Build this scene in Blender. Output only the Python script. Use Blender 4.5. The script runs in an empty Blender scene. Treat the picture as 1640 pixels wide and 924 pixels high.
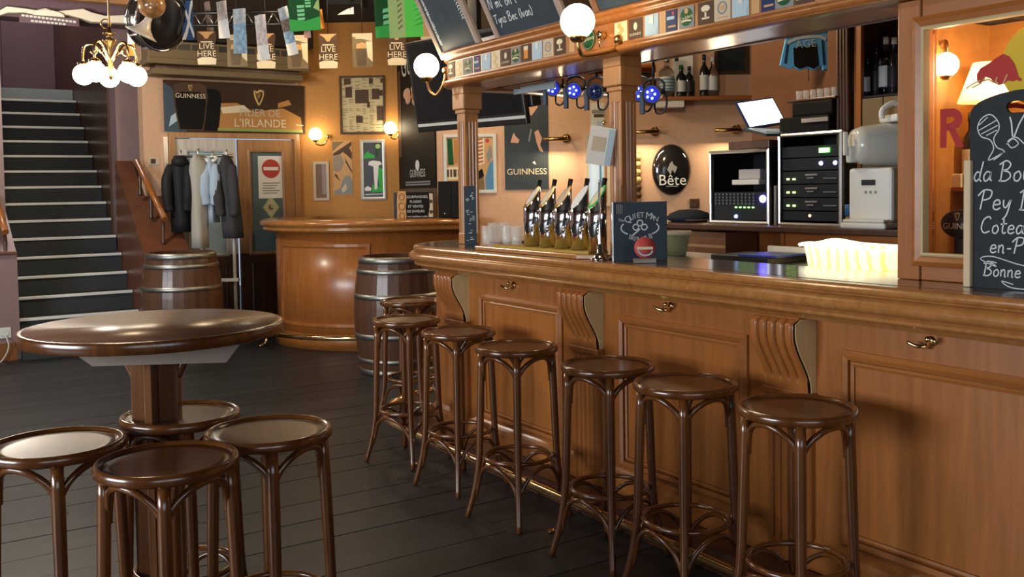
import bpy, bmesh, math, random
from mathutils import Matrix, Vector
random.seed(7)
R = math.radians
S = bpy.context.scene
C = S.collection
# ------------------------------------------------------------------ camera, world, light, exposure
# World axes: X runs across the room into the bar, Y along the bar, Z up; the floor is z = 0.
FPX, PCY, YAW, PITCH, ROLL, EYE = 1560.0, 375.0, R(-33.2), R(2.7), R(-0.92), 1.52
cam = bpy.data.objects.new('camera', bpy.data.cameras.new('camera'))
C.objects.link(cam)
S.camera = cam
CAMROT = Matrix.Rotation(YAW, 3, 'Z') @ Matrix.Rotation(R(90) - PITCH, 3, 'X') @ Matrix.Rotation(ROLL, 3, 'Z')
cam.matrix_world = Matrix.Translation((0, 0, EYE)) @ CAMROT.to_4x4()
cam.data.sensor_width = 36.0
cam.data.lens = FPX / 1640 * 36
cam.data.shift_y = (PCY - 462) / 1640
cam.data.clip_start = 0.05
S.view_settings.view_transform = 'Standard'
S.view_settings.look = 'None'
S.view_settings.gamma = 1.0
S.view_settings.use_curve_mapping = False
S.view_settings.exposure = 0.55
w = bpy.data.worlds.new('daylight')
S.world = w
w.use_nodes = True
w.node_tree.nodes['Background'].inputs[0].default_value = (0.62, 0.76, 1.0, 1)
w.node_tree.nodes['Background'].inputs[1].default_value = 0.5

def area_light(name, loc, target, sx, sy, energy, color):
    l = bpy.data.lights.new(name, 'AREA')
    l.shape = 'RECTANGLE'
    l.size, l.size_y, l.energy, l.color = sx, sy, energy, color
    o = bpy.data.objects.new(name, l)
    C.objects.link(o)
    o.location = loc
    o.rotation_euler = (Vector(target) - Vector(loc)).to_track_quat('-Z', 'Y').to_euler()
    return o
# daylight through the street windows (behind the viewer and on the left)
area_light('window_daylight', (-1.0, -3.3, 1.9), (1.0, 6, 0.9), 4.6, 1.9, 40, (0.92, 0.96, 1.0))
area_light('window_daylight', (-4.9, 3.5, 1.8), (2.0, 4.6, 0.5), 3.6, 1.6, 260, (0.90, 0.95, 1.0))
# unseen warm point lights added under the ceiling to brighten bar and back room
def fill_light(name, loc, energy, rad=0.12, color=(1.0, 0.74, 0.45)):
    l = bpy.data.lights.new(name, 'POINT'); l.energy = energy; l.shadow_soft_size = rad; l.color = color
    o = bpy.data.objects.new(name, l); C.objects.link(o); o.location = loc
    return o
fill_light('ceiling_fill', (4.0, 4.6, 2.9), 45)
fill_light('ceiling_fill', (4.6, 7.2, 2.9), 30)
fill_light('ceiling_fill', (3.1, 7.6, 3.3), 32)
fill_light('ceiling_fill', (0.6, 4.5, 3.1), 30)
fill_light('ceiling_fill', (0.9, 8.9, 2.9), 75, 0.12, (1.0, 0.88, 0.72))  # added to brighten the cream pelmet and the stairs
fill_light('stairwell_fill', (1.62, 13.2, 4.7), 45, 0.15, (1.0, 0.90, 0.84))  # added to lift the dark wall at the stair head

F0 = YAW          # things that face the viewer squarely
BAR = R(-90)      # things on the bar front (they face -X)
DOOR = 0.0        # things on the far door wall (they face -Y)

def ray(u, v):
    return CAMROT @ Vector(((u - 820) / FPX, (PCY - v) / FPX, -1.0))
FWD = Vector((-math.sin(YAW), math.cos(YAW), 0))
RGT = Vector((math.cos(YAW), math.sin(YAW), 0))
EYEP = Vector((0, 0, EYE))
def at(u, v, d):                       # the point at distance d from the viewer's plane
    r = ray(u, v)
    return EYEP + r * (d / r.dot(FWD))
def atx(u, v, x):
    r = ray(u, v); return EYEP + r * (x / r.x)
def aty(u, v, y):
    r = ray(u, v); return EYEP + r * (y / r.y)
def atz(u, v, z):
    r = ray(u, v); return EYEP + r * ((z - EYE) / r.z)
def cw(x, d, z=0):                     # viewer's right / viewer's depth -> world
    p = RGT * x + FWD * d
    return Vector((p.x, p.y, z))

# ------------------------------------------------------------------ materials
MATS = {}
def _new(name):
    m = bpy.data.materials.new(name); m.use_nodes = True
    nt = m.node_tree
    return m, nt, nt.nodes['Principled BSDF']
def plain(name, col, rough=0.5, metal=0.0, coat=0.0, bump=0.0, bscale=60, vary=0.0, trans=0.0):
    if name in MATS: return MATS[name]
    m, nt, b = _new(name)
    b.inputs['Base Color'].default_value = (*col, 1)
    b.inputs['Roughness'].default_value = rough
    b.inputs['Metallic'].default_value = metal
    b.inputs['Coat Weight'].default_value = coat
    b.inputs['Coat Roughness'].default_value = 0.12
    b.inputs['Transmission Weight'].default_value = trans
    if rough >= 0.4 and not metal: b.inputs['Specular IOR Level'].default_value = 0.14
    if bump or vary:
        tc = nt.nodes.new('ShaderNodeTexCoord')
        n = nt.nodes.new('ShaderNodeTexNoise'); n.inputs['Scale'].default_value = bscale; n.inputs['Detail'].default_value = 5
        nt.links.new(tc.outputs['Object'], n.inputs['Vector'])
        if bump:
            bp = nt.nodes.new('ShaderNodeBump'); bp.inputs['Strength'].default_value = bump; bp.inputs['Distance'].default_value = 0.01
            nt.links.new(n.outputs['Fac'], bp.inputs['Height']); nt.links.new(bp.outputs['Normal'], b.inputs['Normal'])
        if vary:
            r = nt.nodes.new('ShaderNodeValToRGB')
            r.color_ramp.elements[0].position = 0.3; r.color_ramp.elements[1].position = 0.7
            r.color_ramp.elements[0].color = (*[c * (1 - vary) for c in col], 1)
            r.color_ramp.elements[1].color = (*[min(1, c * (1 + vary)) for c in col], 1)
            nt.links.new(n.outputs['Fac'], r.inputs['Fac']); nt.links.new(r.outputs['Color'], b.inputs['Base Color'])
    MATS[name] = m
    return m
def wood(name, dark, light, axis=2, scale=1.0, rough=0.32, coat=0.25, rnd=0.0):
    if name in MATS: return MATS[name]
    m, nt, b = _new(name)
    N = nt.nodes.new; L = nt.links.new
    tc = N('ShaderNodeTexCoord')
    mp = N('ShaderNodeMapping')
    sc = [18 * scale] * 3; sc[axis] = 1.3 * scale
    mp.inputs['Scale'].default_value = sc
    L(tc.outputs['Object'], mp.inputs['Vector'])
    n1 = N('ShaderNodeTexNoise'); n1.inputs['Scale'].default_value = 1.6; n1.inputs['Detail'].default_value = 7; n1.inputs['Distortion'].default_value = 0.6
    L(mp.outputs['Vector'], n1.inputs['Vector'])
    n2 = N('ShaderNodeTexNoise'); n2.inputs['Scale'].default_value = 0.9; n2.inputs['Detail'].default_value = 2
    L(tc.outputs['Object'], n2.inputs['Vector'])
    mx = N('ShaderNodeMath'); mx.operation = 'MULTIPLY_ADD'; mx.inputs[1].default_value = 0.35
    L(n2.outputs['Fac'], mx.inputs[0])
    m2 = N('ShaderNodeMath'); m2.operation = 'MULTIPLY'; m2.inputs[1].default_value = 0.65
    L(n1.outputs['Fac'], m2.inputs[0]); L(m2.outputs[0], mx.inputs[2])
    src = mx.outputs[0]
    if rnd:
        oi = N('ShaderNodeObjectInfo')
        m3 = N('ShaderNodeMath'); m3.operation = 'MULTIPLY_ADD'; m3.inputs[1].default_value = rnd; L(oi.outputs['Random'], m3.inputs[0])
        m4 = N('ShaderNodeMath'); m4.operation = 'SUBTRACT'; m4.inputs[1].default_value = rnd / 2; L(src, m4.inputs[0])
        L(m4.outputs[0], m3.inputs[2]); src = m3.outputs[0]
    r = N('ShaderNodeValToRGB')
    r.color_ramp.elements[0].position = 0.33; r.color_ramp.elements[1].position = 0.68
    r.color_ramp.elements[0].color = (*dark, 1); r.color_ramp.elements[1].color = (*light, 1)
    L(src, r.inputs['Fac']); L(r.outputs['Color'], b.inputs['Base Color'])
    bp = N('ShaderNodeBump'); bp.inputs['Strength'].default_value = 0.06; bp.inputs['Distance'].default_value = 0.004
    L(n1.outputs['Fac'], bp.inputs['Height']); L(bp.outputs['Normal'], b.inputs['Normal'])
    b.inputs['Roughness'].default_value = rough
    b.inputs['Coat Weight'].default_value = coat; b.inputs['Coat Roughness'].default_value = 0.18
    MATS[name] = m
    return m
def glow(name, col, strength, base=(0.8, 0.8, 0.8)):
    if name in MATS: return MATS[name]
    m, nt, b = _new(name)
    b.inputs['Base Color'].default_value = (*base, 1)
    b.inputs['Emission Color'].default_value = (*col, 1)
    b.inputs['Emission Strength'].default_value = strength
    MATS[name] = m
    return m
def glass(name, col=(1, 1, 1), rough=0.02):
    if name in MATS: return MATS[name]
    m, nt, b = _new(name)
    b.inputs['Base Color'].default_value = (*col, 1)
    b.inputs['Roughness'].default_value = rough
    b.inputs['Transmission Weight'].default_value = 1.0
    b.inputs['IOR'].default_value = 1.45
    MATS[name] = m
    return m
def pane_glass(name, tint=(1, 1, 1)):        # thin clear sheet: mostly see-through, a little mirror
    if name in MATS: return MATS[name]
    m, nt, b = _new(name)
    nt.nodes.remove(b)
    t = nt.nodes.new('ShaderNodeBsdfTransparent'); t.inputs[0].default_value = (*tint, 1)
    g = nt.nodes.new('ShaderNodeBsdfGlossy'); g.inputs['Roughness'].default_value = 0.03
    f = nt.nodes.new('ShaderNodeFresnel'); f.inputs[0].default_value = 1.4
    x = nt.nodes.new('ShaderNodeMixShader')
    nt.links.new(f.outputs[0], x.inputs[0]); nt.links.new(t.outputs[0], x.inputs[1]); nt.links.new(g.outputs[0], x.inputs[2])
    nt.links.new(x.outputs[0], nt.nodes['Material Output'].inputs[0])
    MATS[name] = m
    return m
OAK_D, OAK_L = (0.27, 0.088, 0.018), (0.40, 0.142, 0.033)
OAKV = wood('honey oak upright grain', OAK_D, OAK_L, 2)
OAKX = wood('honey oak cross grain', OAK_D, OAK_L, 0)
OAKY = wood('honey oak long grain', OAK_D, OAK_L, 1)
OAKP = wood('pale oak', (0.62, 0.45, 0.20), (0.74, 0.56, 0.27), 2)  # paler oak for the corbel cheeks
OAKT = wood('bar top edge oak', (0.30, 0.115, 0.028), (0.43, 0.185, 0.052), 1, rough=0.2, coat=0.5)
BARTOP = wood('dark varnished bar top', (0.075, 0.03, 0.014), (0.12, 0.05, 0.024), 1, rough=0.16, coat=0.6)
PLINTH = wood('red brown plinth', (0.05, 0.015, 0.007), (0.085, 0.028, 0.012), 1)
STOOL = wood('dark bentwood', (0.070, 0.021, 0.004), (0.17, 0.056, 0.011), 2, rough=0.22, coat=0.6)
STOOLP = wood('seat plywood', (0.085, 0.027, 0.009), (0.15, 0.052, 0.016), 0, rough=0.34, coat=0.3)
TABLE = wood('table veneer', (0.15, 0.07, 0.04), (0.24, 0.125, 0.075), 0, 0.6, rough=0.30, coat=0.12)
TABLEV = wood('table post wood', (0.08, 0.028, 0.01), (0.20, 0.08, 0.026), 2, 0.8, rough=0.3)
DARKW = wood('dark brown wood', (0.045, 0.018, 0.009), (0.09, 0.036, 0.016), 2, rough=0.4)
STAVE = wood('barrel stave', (0.065, 0.028, 0.014), (0.125, 0.054, 0.026), 2, rough=0.4, rnd=0.15)
FLOORM = wood('dark floorboards', (0.0135, 0.0145, 0.016), (0.025, 0.026, 0.028), 0, 0.7, rough=0.46, coat=0.0, rnd=0.3)
PEACH = plain('peach plaster', (0.62, 0.39, 0.25), 0.75, bump=0.08, bscale=30, vary=0.05)
OCHRE = plain('ochre plaster', (0.50, 0.235, 0.065), 0.6, bump=0.06, bscale=25, vary=0.06)
BROWNW = plain('brown panel wall', (0.15, 0.065, 0.03), 0.5, vary=0.08, bscale=3)
PURPLE = plain('aubergine wall', (0.15, 0.095, 0.115), 0.5, bump=0.05, bscale=30, vary=0.06)
MAUVE = plain('mauve brown gloss paint', (0.24, 0.16, 0.155), 0.38, vary=0.05, bscale=6)
REDBR = plain('red brown gloss paint', (0.14, 0.05, 0.025), 0.35, vary=0.1, bscale=8)
CEILM = plain('dark ceiling', (0.035, 0.024, 0.016), 0.8, vary=0.15, bscale=4)
CREAM = plain('cream gloss plaster', (0.80, 0.74, 0.60), 0.45)
BLACK = plain('black satin', (0.009, 0.009, 0.010), 0.38)
BLACKM = plain('black matt', (0.009, 0.0085, 0.008), 0.7)
SLATE = plain('chalkboard slate', (0.022, 0.027, 0.031), 0.55, vary=0.15, bscale=12)
SLATEB = plain('bluish slate', (0.040, 0.056, 0.072), 0.45, vary=0.12, bscale=9)
CHALK = plain('chalk', (0.62, 0.66, 0.66), 0.9)
WHITE = plain('white paper', (0.80, 0.80, 0.78), 0.6)
OFFW = plain('off white plastic', (0.62, 0.64, 0.60), 0.4)
STEEL = plain('brushed steel', (0.62, 0.62, 0.62), 0.3, 1.0)
CHROME = plain('chrome', (0.82, 0.83, 0.84), 0.07, 1.0)
BRASS = plain('polished brass', (0.83, 0.60, 0.30), 0.16, 1.0)
BRASSD = plain('aged brass', (0.42, 0.27, 0.11), 0.3, 1.0)
HOOP = plain('galvanised hoop', (0.36, 0.37, 0.34), 0.42, 1.0, vary=0.15, bscale=20)
GREYF = plain('pale grey frame wood', (0.34, 0.27, 0.225), 0.5, vary=0.08, bscale=14)
RED = plain('signal red', (0.50, 0.075, 0.065), 0.45)
GREEN = plain('bright green', (0.05, 0.42, 0.08), 0.5)
DGREEN = plain('dark green', (0.012, 0.085, 0.022), 0.5)
LGREEN = plain('pale green', (0.35, 0.50, 0.20), 0.5)
BLUE = plain('blue print', (0.10, 0.26, 0.44), 0.5)
NAVY = plain('navy', (0.02, 0.035, 0.11), 0.5)
SKYB = plain('sky blue', (0.10, 0.40, 0.80), 0.6)
TAN = plain('tan print', (0.56, 0.33, 0.15), 0.6)
BEIGE = plain('beige card', (0.55, 0.46, 0.33), 0.65)
GREYC = plain('grey card', (0.25, 0.25, 0.24), 0.6)
BROWNC = plain('brown card', (0.085, 0.05, 0.032), 0.55)
GOLD = plain('gold print', (0.60, 0.42, 0.16), 0.4)
PALEBL = plain('pale blue print', (0.42, 0.54, 0.60), 0.6)
CREAMC = plain('cream card', (0.72, 0.62, 0.42), 0.6)
OLIVE = plain('olive brown paint', (0.20, 0.145, 0.075), 0.5)
ORANGE = plain('orange cloth', (0.72, 0.27, 0.06), 0.8)
SKIN = plain('skin print', (0.62, 0.36, 0.24), 0.6)
GLOBE = glow('lit opal globe', (1.0, 0.80, 0.50), 13.0)
GLASS, _nt, _b = _new('beer glass whitened for glints')
_b.inputs['Base Color'].default_value = (.9, .93, .92, 1); _b.inputs['Roughness'].default_value = .08
_b.inputs['Alpha'].default_value = .25; _b.inputs['Coat Weight'].default_value = .6  # whitish see-through tint stands in for glints on the glass
OAKLIT = wood('pillar oak lightened as lit', (0.36, 0.155, 0.050), (0.50, 0.24, 0.085), 2)  # lighter wood in place of the light falling on the pillars
PANE = pane_glass('window pane')

# ------------------------------------------------------------------ mesh builder
_TXT = {}
def text_mesh(s, shear=0.0):
    k = (s, shear)
    if k not in _TXT:
        cu = bpy.data.curves.new('t', 'FONT'); cu.body = s; cu.size = 1.0; cu.shear = shear
        cu.resolution_u = 3
        cu.align_x = 'CENTER'; cu.align_y = 'CENTER'
        o = bpy.data.objects.new('t', cu); C.objects.link(o)
        bpy.context.view_layer.update()
        me = bpy.data.meshes.new_from_object(o.evaluated_get(bpy.context.evaluated_depsgraph_get()))
        bpy.data.objects.remove(o); bpy.data.curves.remove(cu)
        _TXT[k] = me
    return _TXT[k]
def smooth_pts(pts, n=5, closed=False):
    P = [Vector(p) for p in pts]; out = []; m = len(P)
    segs = m if closed else m - 1
    for i in range(segs):
        g = (lambda k: P[k % m]) if closed else (lambda k: P[max(0, min(m - 1, k))])
        a, b, c, d = g(i - 1), g(i), g(i + 1), g(i + 2)
        for j in range(n):
            t = j / n
            out.append(0.5 * ((2 * b) + (c - a) * t + (2 * a - 5 * b + 4 * c - d) * t * t + (3 * b - a - 3 * c + d) * t ** 3))
    if not closed: out.append(P[-1])
    return out
class MB:
    def __init__(s): s.bm = bmesh.new(); s.mats = []; s.sm = False
    def mi(s, mat):
        if mat is None: return 0
        if mat not in s.mats: s.mats.append(mat)
        return s.mats.index(mat)
    def quad(s, vs, mat=None, smooth=False):
        f = s.bm.faces.new([s.bm.verts.new(v) for v in vs]); f.material_index = s.mi(mat); f.smooth = smooth
        return s
    def box(s, x0, x1, y0, y1, z0, z1, mat=None, bev=0.0, M=None):
        g = bmesh.ops.create_cube(s.bm, size=1.0)['verts']
        for v in g:
            v.co = Vector(((x0 + x1) / 2 + v.co.x * (x1 - x0), (y0 + y1) / 2 + v.co.y * (y1 - y0), (z0 + z1) / 2 + v.co.z * (z1 - z0)))
        fs = set(f for v in g for f in v.link_faces)
        if bev:
            r = bmesh.ops.bevel(s.bm, geom=list(set(e for f in fs for e in f.edges)), offset=bev, segments=2, affect='EDGES', profile=0.5)
            g = list(set(v for f in r['faces'] for v in f.verts) | set(v for v in g if v.is_valid))
            fs = set(f for v in g for f in v.link_faces)
        i = s.mi(mat)
        for f in fs: f.material_index = i
        if M is not None:
            for v in g: v.co = M @ v.co
        return s
    def rings(s, rs, mat=None, closed=True, cap0=False, cap1=False, smooth=True, loop=False):
        i = s.mi(mat)
        vr = [[s.bm.verts.new(p) for p in r] for r in rs]
        n = len(vr[0])
        pairs = list(zip(vr[:-1], vr[1:])) + ([(vr[-1], vr[0])] if loop else [])
        for a, b in pairs:
            for k in range(n if closed else n - 1):
                q = (a[k], a[(k + 1) % n], b[(k + 1) % n], b[k])
                try:
                    f = s.bm.faces.new(q); f.material_index = i; f.smooth = smooth
                except ValueError: pass
        if cap0: f = s.bm.faces.new(list(reversed(vr[0]))); f.material_index = i
        if cap1: f = s.bm.faces.new(vr[-1]); f.material_index = i
        return s
    def lathe(s, prof, mat=None, n=24, M=None, smooth=True, cap=True):
        rs = []
        for r, z in prof:
            ring = [Vector((r * math.cos(2 * math.pi * k / n), r * math.sin(2 * math.pi * k / n), z)) for k in range(n)]
            rs.append([M @ p for p in ring] if M is not None else ring)
        return s.rings(rs, mat, True, cap and prof[0][0] > 1e-5, cap and prof[-1][0] > 1e-5, smooth)
    def sphere(s, c, r, mat=None, n=20, sz=1.0):
        k = max(6, n // 2)
        return s.lathe([(max(1e-4, r * math.sin(math.pi * j / k)), -r * sz * math.cos(math.pi * j / k)) for j in range(k + 1)], mat, n, Matrix.Translation(c))
    def tube(s, pts, rad, mat=None, n=8, closed=False, cap=True, flat=1.0):
        P = [Vector(p) for p in pts]; m = len(P); rs = []; up = None
        for i in range(m):
            t = (P[(i + 1) % m] - P[i - 1]) if closed else (P[min(m - 1, i + 1)] - P[max(0, i - 1)])
            t.normalize()
            if up is None: up = Vector((0, 0, 1)) if abs(t.z) < 0.9 else Vector((1, 0, 0))
            a = t.cross(up).normalized(); b = a.cross(t).normalized(); up = b
            r = rad[i] if isinstance(rad, (list, tuple)) else rad
            rs.append([P[i] + a * (r * math.cos(2 * math.pi * k / n)) + b * (r * flat * math.sin(2 * math.pi * k / n)) for k in range(n)])
        return s.rings(rs, mat, True, cap and not closed, cap and not closed, True, closed)
    def prism(s, outline, y0, y1, mat=None, smooth=False, M=None):     # outline in (x, z), extruded along y
        f = lambda p: M @ p if M is not None else p
        a = [f(Vector((x, y0, z))) for x, z in outline]; b = [f(Vector((x, y1, z))) for x, z in outline]
        return s.rings([a, b], mat, True, True, True, smooth)
    def slab(s, outline, z0, z1, mat=None):                             # outline in (x, y), extruded along z
        a = [Vector((x, y, z0)) for x, y in outline]; b = [Vector((x, y, z1)) for x, y in outline]
        return s.rings([a, b], mat, True, True, True, False)
    def sweep(s, path, prof, mat=None, smooth=True, caps=True):         # path in (x, y); prof = closed list of (offset to the left of travel, z)
        P = [Vector((p[0], p[1], 0)) for p in path]; m = len(P); rs = []
        for i in range(m):
            d0 = (P[i] - P[i - 1]).normalized() if i else None
            d1 = (P[i + 1] - P[i]).normalized() if i < m - 1 else None
            d0 = d0 or d1; d1 = d1 or d0
            n0 = Vector((-d0.y, d0.x, 0)); n1 = Vector((-d1.y, d1.x, 0))
            nn = (n0 + n1).normalized(); k = 1 / max(0.3, nn.dot(n0))
            rs.append([P[i] + nn * (o * k) + Vector((0, 0, z)) for o, z in prof])
        return s.rings(rs, mat, True, caps, caps, smooth)
    def frame(s, x0, x1, z0, z1, wd, y0, y1, mat=None, step=0.0):       # four mitred bars, outer edge given
        o = [(x0, z0), (x1, z0), (x1, z1), (x0, z1)]
        i = [(x0 + wd, z0 + wd), (x1 - wd, z0 + wd), (x1 - wd, z1 - wd), (x0 + wd, z1 - wd)]
        mid = [((a[0] + b[0]) / 2, (a[1] + b[1]) / 2) for a, b in zip(o, i)]
        rs = []
        for k in range(4):
            if step: rs.append([Vector((o[k][0], y1, o[k][1])), Vector((o[k][0], y0 + step, o[k][1])), Vector((mid[k][0], y0, mid[k][1])), Vector((i[k][0], y0 + step * 0.6, i[k][1])), Vector((i[k][0], y1, i[k][1]))])
            else: rs.append([Vector((o[k][0], y1, o[k][1])), Vector((o[k][0], y0, o[k][1])), Vector((i[k][0], y0, i[k][1])), Vector((i[k][0], y1, i[k][1]))])
        return s.rings(rs, mat, True, False, False, False, True)
    def ribbon(s, pts, wd, y, mat=None, closed=False):                  # flat stroke in the x-z plane, facing -y
        P = [Vector((p[0], p[1])) for p in pts]; m = len(P); rs = []
        for i in range(m):
            t = (P[(i + 1) % m] - P[i - 1]) if closed else (P[min(m - 1, i + 1)] - P[max(0, i - 1)])
            if t.length < 1e-9: t = Vector((1, 0))
            t.normalize(); q = Vector((-t.y, t.x)) * wd / 2
            rs.append([Vector((P[i].x + q.x, y, P[i].y + q.y)), Vector((P[i].x - q.x, y, P[i].y - q.y))])
        return s.rings(rs, mat, False, False, False, False, closed)
    def flat(s, pts, y, mat=None):                                      # flat polygon in the x-z plane
        return s.quad([Vector((x, y, z)) for x, z in pts], mat)
    def disc(s, cx, cz, r, y, mat=None, n=24, rz=None):
        return s.flat([(cx + r * math.cos(2 * math.pi * k / n), cz + (rz or r) * math.sin(2 * math.pi * k / n)) for k in range(n)], y, mat)
    def text(s, t, cx, cz, size, y, mat=None, shear=0.0, rot=0.0, sx=1.0):
        me = text_mesh(t, shear)
        M = Matrix.Translation((cx, y, cz)) @ Matrix.Rotation(rot, 4, 'Y') @ Matrix.Rotation(R(90), 4, 'X') @ Matrix.Diagonal((size * sx, size, size, 1))
        i = s.mi(mat)
        vs = [s.bm.verts.new(M @ v.co) for v in me.vertices]
        for p in me.polygons:
            try: f = s.bm.faces.new([vs[k] for k in p.vertices]); f.material_index = i
            except ValueError: pass
        return s
    def build(s, name, mat=None, parent=None, loc=None, rot=0.0, kind=None, label=None, bev=0.0, keep=False):
        me = bpy.data.meshes.new(name)
        bmesh.ops.recalc_face_normals(s.bm, faces=s.bm.faces[:])
        s.bm.to_mesh(me); s.bm.free()
        for mt in ([mat] if mat is not None and not s.mats else s.mats): me.materials.append(mt)
        o = bpy.data.objects.new(name, me); C.objects.link(o)
        if parent is not None: o.parent = parent
        if loc is not None: o.location = loc
        if rot: o.rotation_euler = (0, 0, rot)
        if kind: o['kind'] = kind
        if label: o['label'] = label
        if bev:
            md = o.modifiers.new('bevel', 'BEVEL'); md.width = bev; md.segments = 2; md.limit_method = 'ANGLE'; md.angle_limit = R(40)
        return o
def thing(name, label, cat, loc=(0, 0, 0), rot=0.0, group=None):
    o = bpy.data.objects.new(name, None); C.objects.link(o)
    o.empty_display_size = 0.1
    o.location = loc; o.rotation_euler = (0, 0, rot)
    o['label'] = label; o['category'] = cat
    if group: o['group'] = group
    return o
def tag(o, label, cat, group=None):
    o['label'] = label; o['category'] = cat
    if group: o['group'] = group
    return o
def dup(root, loc, rot, label, group=None):
    r = root.copy(); C.objects.link(r); r.location = loc; r.rotation_euler = (0, 0, rot); r['label'] = label
    if group: r['group'] = group
    for ch in list(root.children):
        c = ch.copy(); C.objects.link(c); c.parent = r
        for g in ch.children:
            d = g.copy(); C.objects.link(d); d.parent = c
    return r
def arc(cx, cy, r, a0, a1, n):
    return [(cx + r * math.cos(R(a0 + (a1 - a0) * k / n)), cy + r * math.sin(R(a0 + (a1 - a0) * k / n))) for k in range(n + 1)]

# chalk handwriting: strokes on a unit-height grid
HAND = {
 'V': [[(0, 1), (.12, .7), (.3, 0), (.5, .6), (.75, 1.15)]], 'i': [[(.1, .55), (.12, .2), (.2, 0), (.3, .08)], [(.1, .8), (.12, .84)]],
 'n': [[(.05, .5), (.08, 0)], [(.08, .3), (.22, .5), (.34, .4), (.36, 0), (.44, .06)]], 'l': [[(.05, .1), (.3, .8), (.22, 1), (.12, .7), (.14, .1), (.3, 0)]],
 'a': [[(.4, .45), (.2, .5), (.05, .25), (.15, 0), (.35, .15), (.42, .48), (.42, .1), (.52, .03)]], 'B': [[(.15, .95), (.1, 0)], [(-.05, .85), (.3, 1.05), (.55, .85), (.4, .6), (.15, .55), (.5, .45), (.6, .2), (.35, 0), (0, .02)]],
 'o': [[(.25, .48), (.08, .35), (.1, .05), (.3, 0), (.42, .25), (.3, .48), (.25, .48)]], 'u': [[(.05, .5), (.06, .15), (.18, 0), (.36, .15), (.4, .5), (.4, .1), (.5, .02)]],
 't': [[(.2, .85), (.15, .2), (.25, 0), (.38, .08)], [(0, .55), (.4, .6)]], 'P': [[(.2, .95), (.1, 0)], [(-.1, .7), (.2, 1), (.6, .95), (.55, .6), (.2, .48)]],
 'e': [[(.08, .25), (.4, .3), (.3, .5), (.1, .4), (.08, .1), (.25, 0), (.45, .1)]], 'y': [[(.05, .5), (.08, .2), (.22, .12), (.4, .5)], [(.42, .5), (.3, -.2), (.1, -.5)]],
 'C': [[(.6, .85), (.45, 1), (.15, .8), (.05, .3), (.25, 0), (.6, .12)]], 'x': [[(.05, .5), (.4, 0)], [(.42, .5), (.03, 0)]], '-': [[(.08, .28), (.34, .3)]],
 'r': [[(.05, .5), (.08, 0)], [(.08, .3), (.2, .5), (.36, .46)]], 'v': [[(.03, .5), (.18, 0), (.4, .5)]], 'S': [[(.5, .9), (.25, 1), (.08, .75), (.4, .45), (.4, .1), (.15, 0), (0, .12)]],
 'd': [[(.36, .42), (.18, .5), (.05, .22), (.18, 0), (.36, .2)], [(.46, 1.05), (.38, .5), (.36, .1), (.48, 0)]], 'T': [[(0, .95), (.7, 1)], [(.35, .98), (.28, 0)]],
 '(': [[(.25, 1), (.08, .6), (.08, .25), (.25, -.1)]], ')': [[(.05, 1), (.22, .65), (.2, .25), (.03, -.1)]], '5': [[(.45, 1), (.12, .98), (.08, .6), (.35, .6), (.4, .2), (.2, 0), (.02, .1)]],
 's': [[(.35, .45), (.15, .5), (.1, .32), (.32, .2), (.22, 0), (.03, .06)]], 'I': [[(.15, 1), (.1, 0)]], 'z': [[(.03, .5), (.38, .48), (.05, .02), (.42, .03)]], 'c': [[(.38, .42), (.2, .5), (.05, .25), (.18, 0), (.4, .1)]],
 'N': [[(.05, 0), (.12, 1), (.5, 0), (.6, 1)]], 'k': [[(.1, 1), (.06, 0)], [(.36, .5), (.1, .25), (.4, 0)]], "'": [[(.1, 1), (.06, .8)]], 'm': [[(.05, .5), (.06, 0)], [(.06, .35), (.18, .5), (.26, .4), (.26, 0)], [(.26, .35), (.4, .5), (.48, .4), (.5, 0)]],
}
WID = {'i': .32, 'l': .34, 'I': .25, '(': .3, ')': .3, "'": .2, 'V': .75, 'B': .7, 'P': .68, 'C': .68, 'T': .7, 'N': .7, '-': .44, 't': .42, 'm': .6}
def hand(mb, t, x, z, size, y, mat, wd=0.07, slope=0.0, shear=0.12):
    for ch in t:
        if ch in HAND:
            for st in HAND[ch]:
                pts = smooth_pts([((px + shear * pz) * size + x, pz * size + z + ((px * size + x) - x) * slope, 0) for px, pz in st], 4)
                mb.ribbon([(p[0], p[1]) for p in pts], wd * size, y, mat)
        adv = (WID.get(ch, .5) if ch != ' ' else .35) * size * 1.05
        x += adv; z += adv * slope
    return x
# ------------------------------------------------------------------ the room
fl = MB().box(-5.2, 9.5, -3.2, 16.0, -0.14, -0.022, FLOORM).build('floor', kind='structure')
fl['label'] = 'dark worn wooden floor of the pub'
def plank_mesh(L):
    return MB().box(0, L, 0.0005, 0.1295, -0.03, 0.0, FLOORM, bev=0.0008)
_pm = {}
for row in range(92):
    y = 1.9 + row * 0.13
    x = -4.2 + (row * 0.83) % 1.9
    while x < 2.6 if y < 6 else x < 4.2:
        L = [2.0, 2.4, 2.8][(row * 7 + int(x * 3)) % 3]
        if y < 3.2 or (x + L > -2.6):
            if L not in _pm:
                o = plank_mesh(L).build('floorboard', parent=fl, loc=(x, y, 0)); _pm[L] = o
            else:
                o = _pm[L].copy(); C.objects.link(o); o.location = (x, y, 0)
            o.location.z = -0.0008 * ((row * 13 + int(x * 10)) % 4)
        x += L + 0.002
st = lambda mb, name, mat=None, **k: mb.build(name, mat, kind='structure', **k)
CEIL = 3.9
st(MB().box(-5.2, 9.5, -3.2, 10.9, CEIL, CEIL + 0.1), 'ceiling', CEILM)
st(MB().box(-5.2, 9.5, 10.9, 16.2, 5.2, 5.3), 'ceiling', CEILM)
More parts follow.
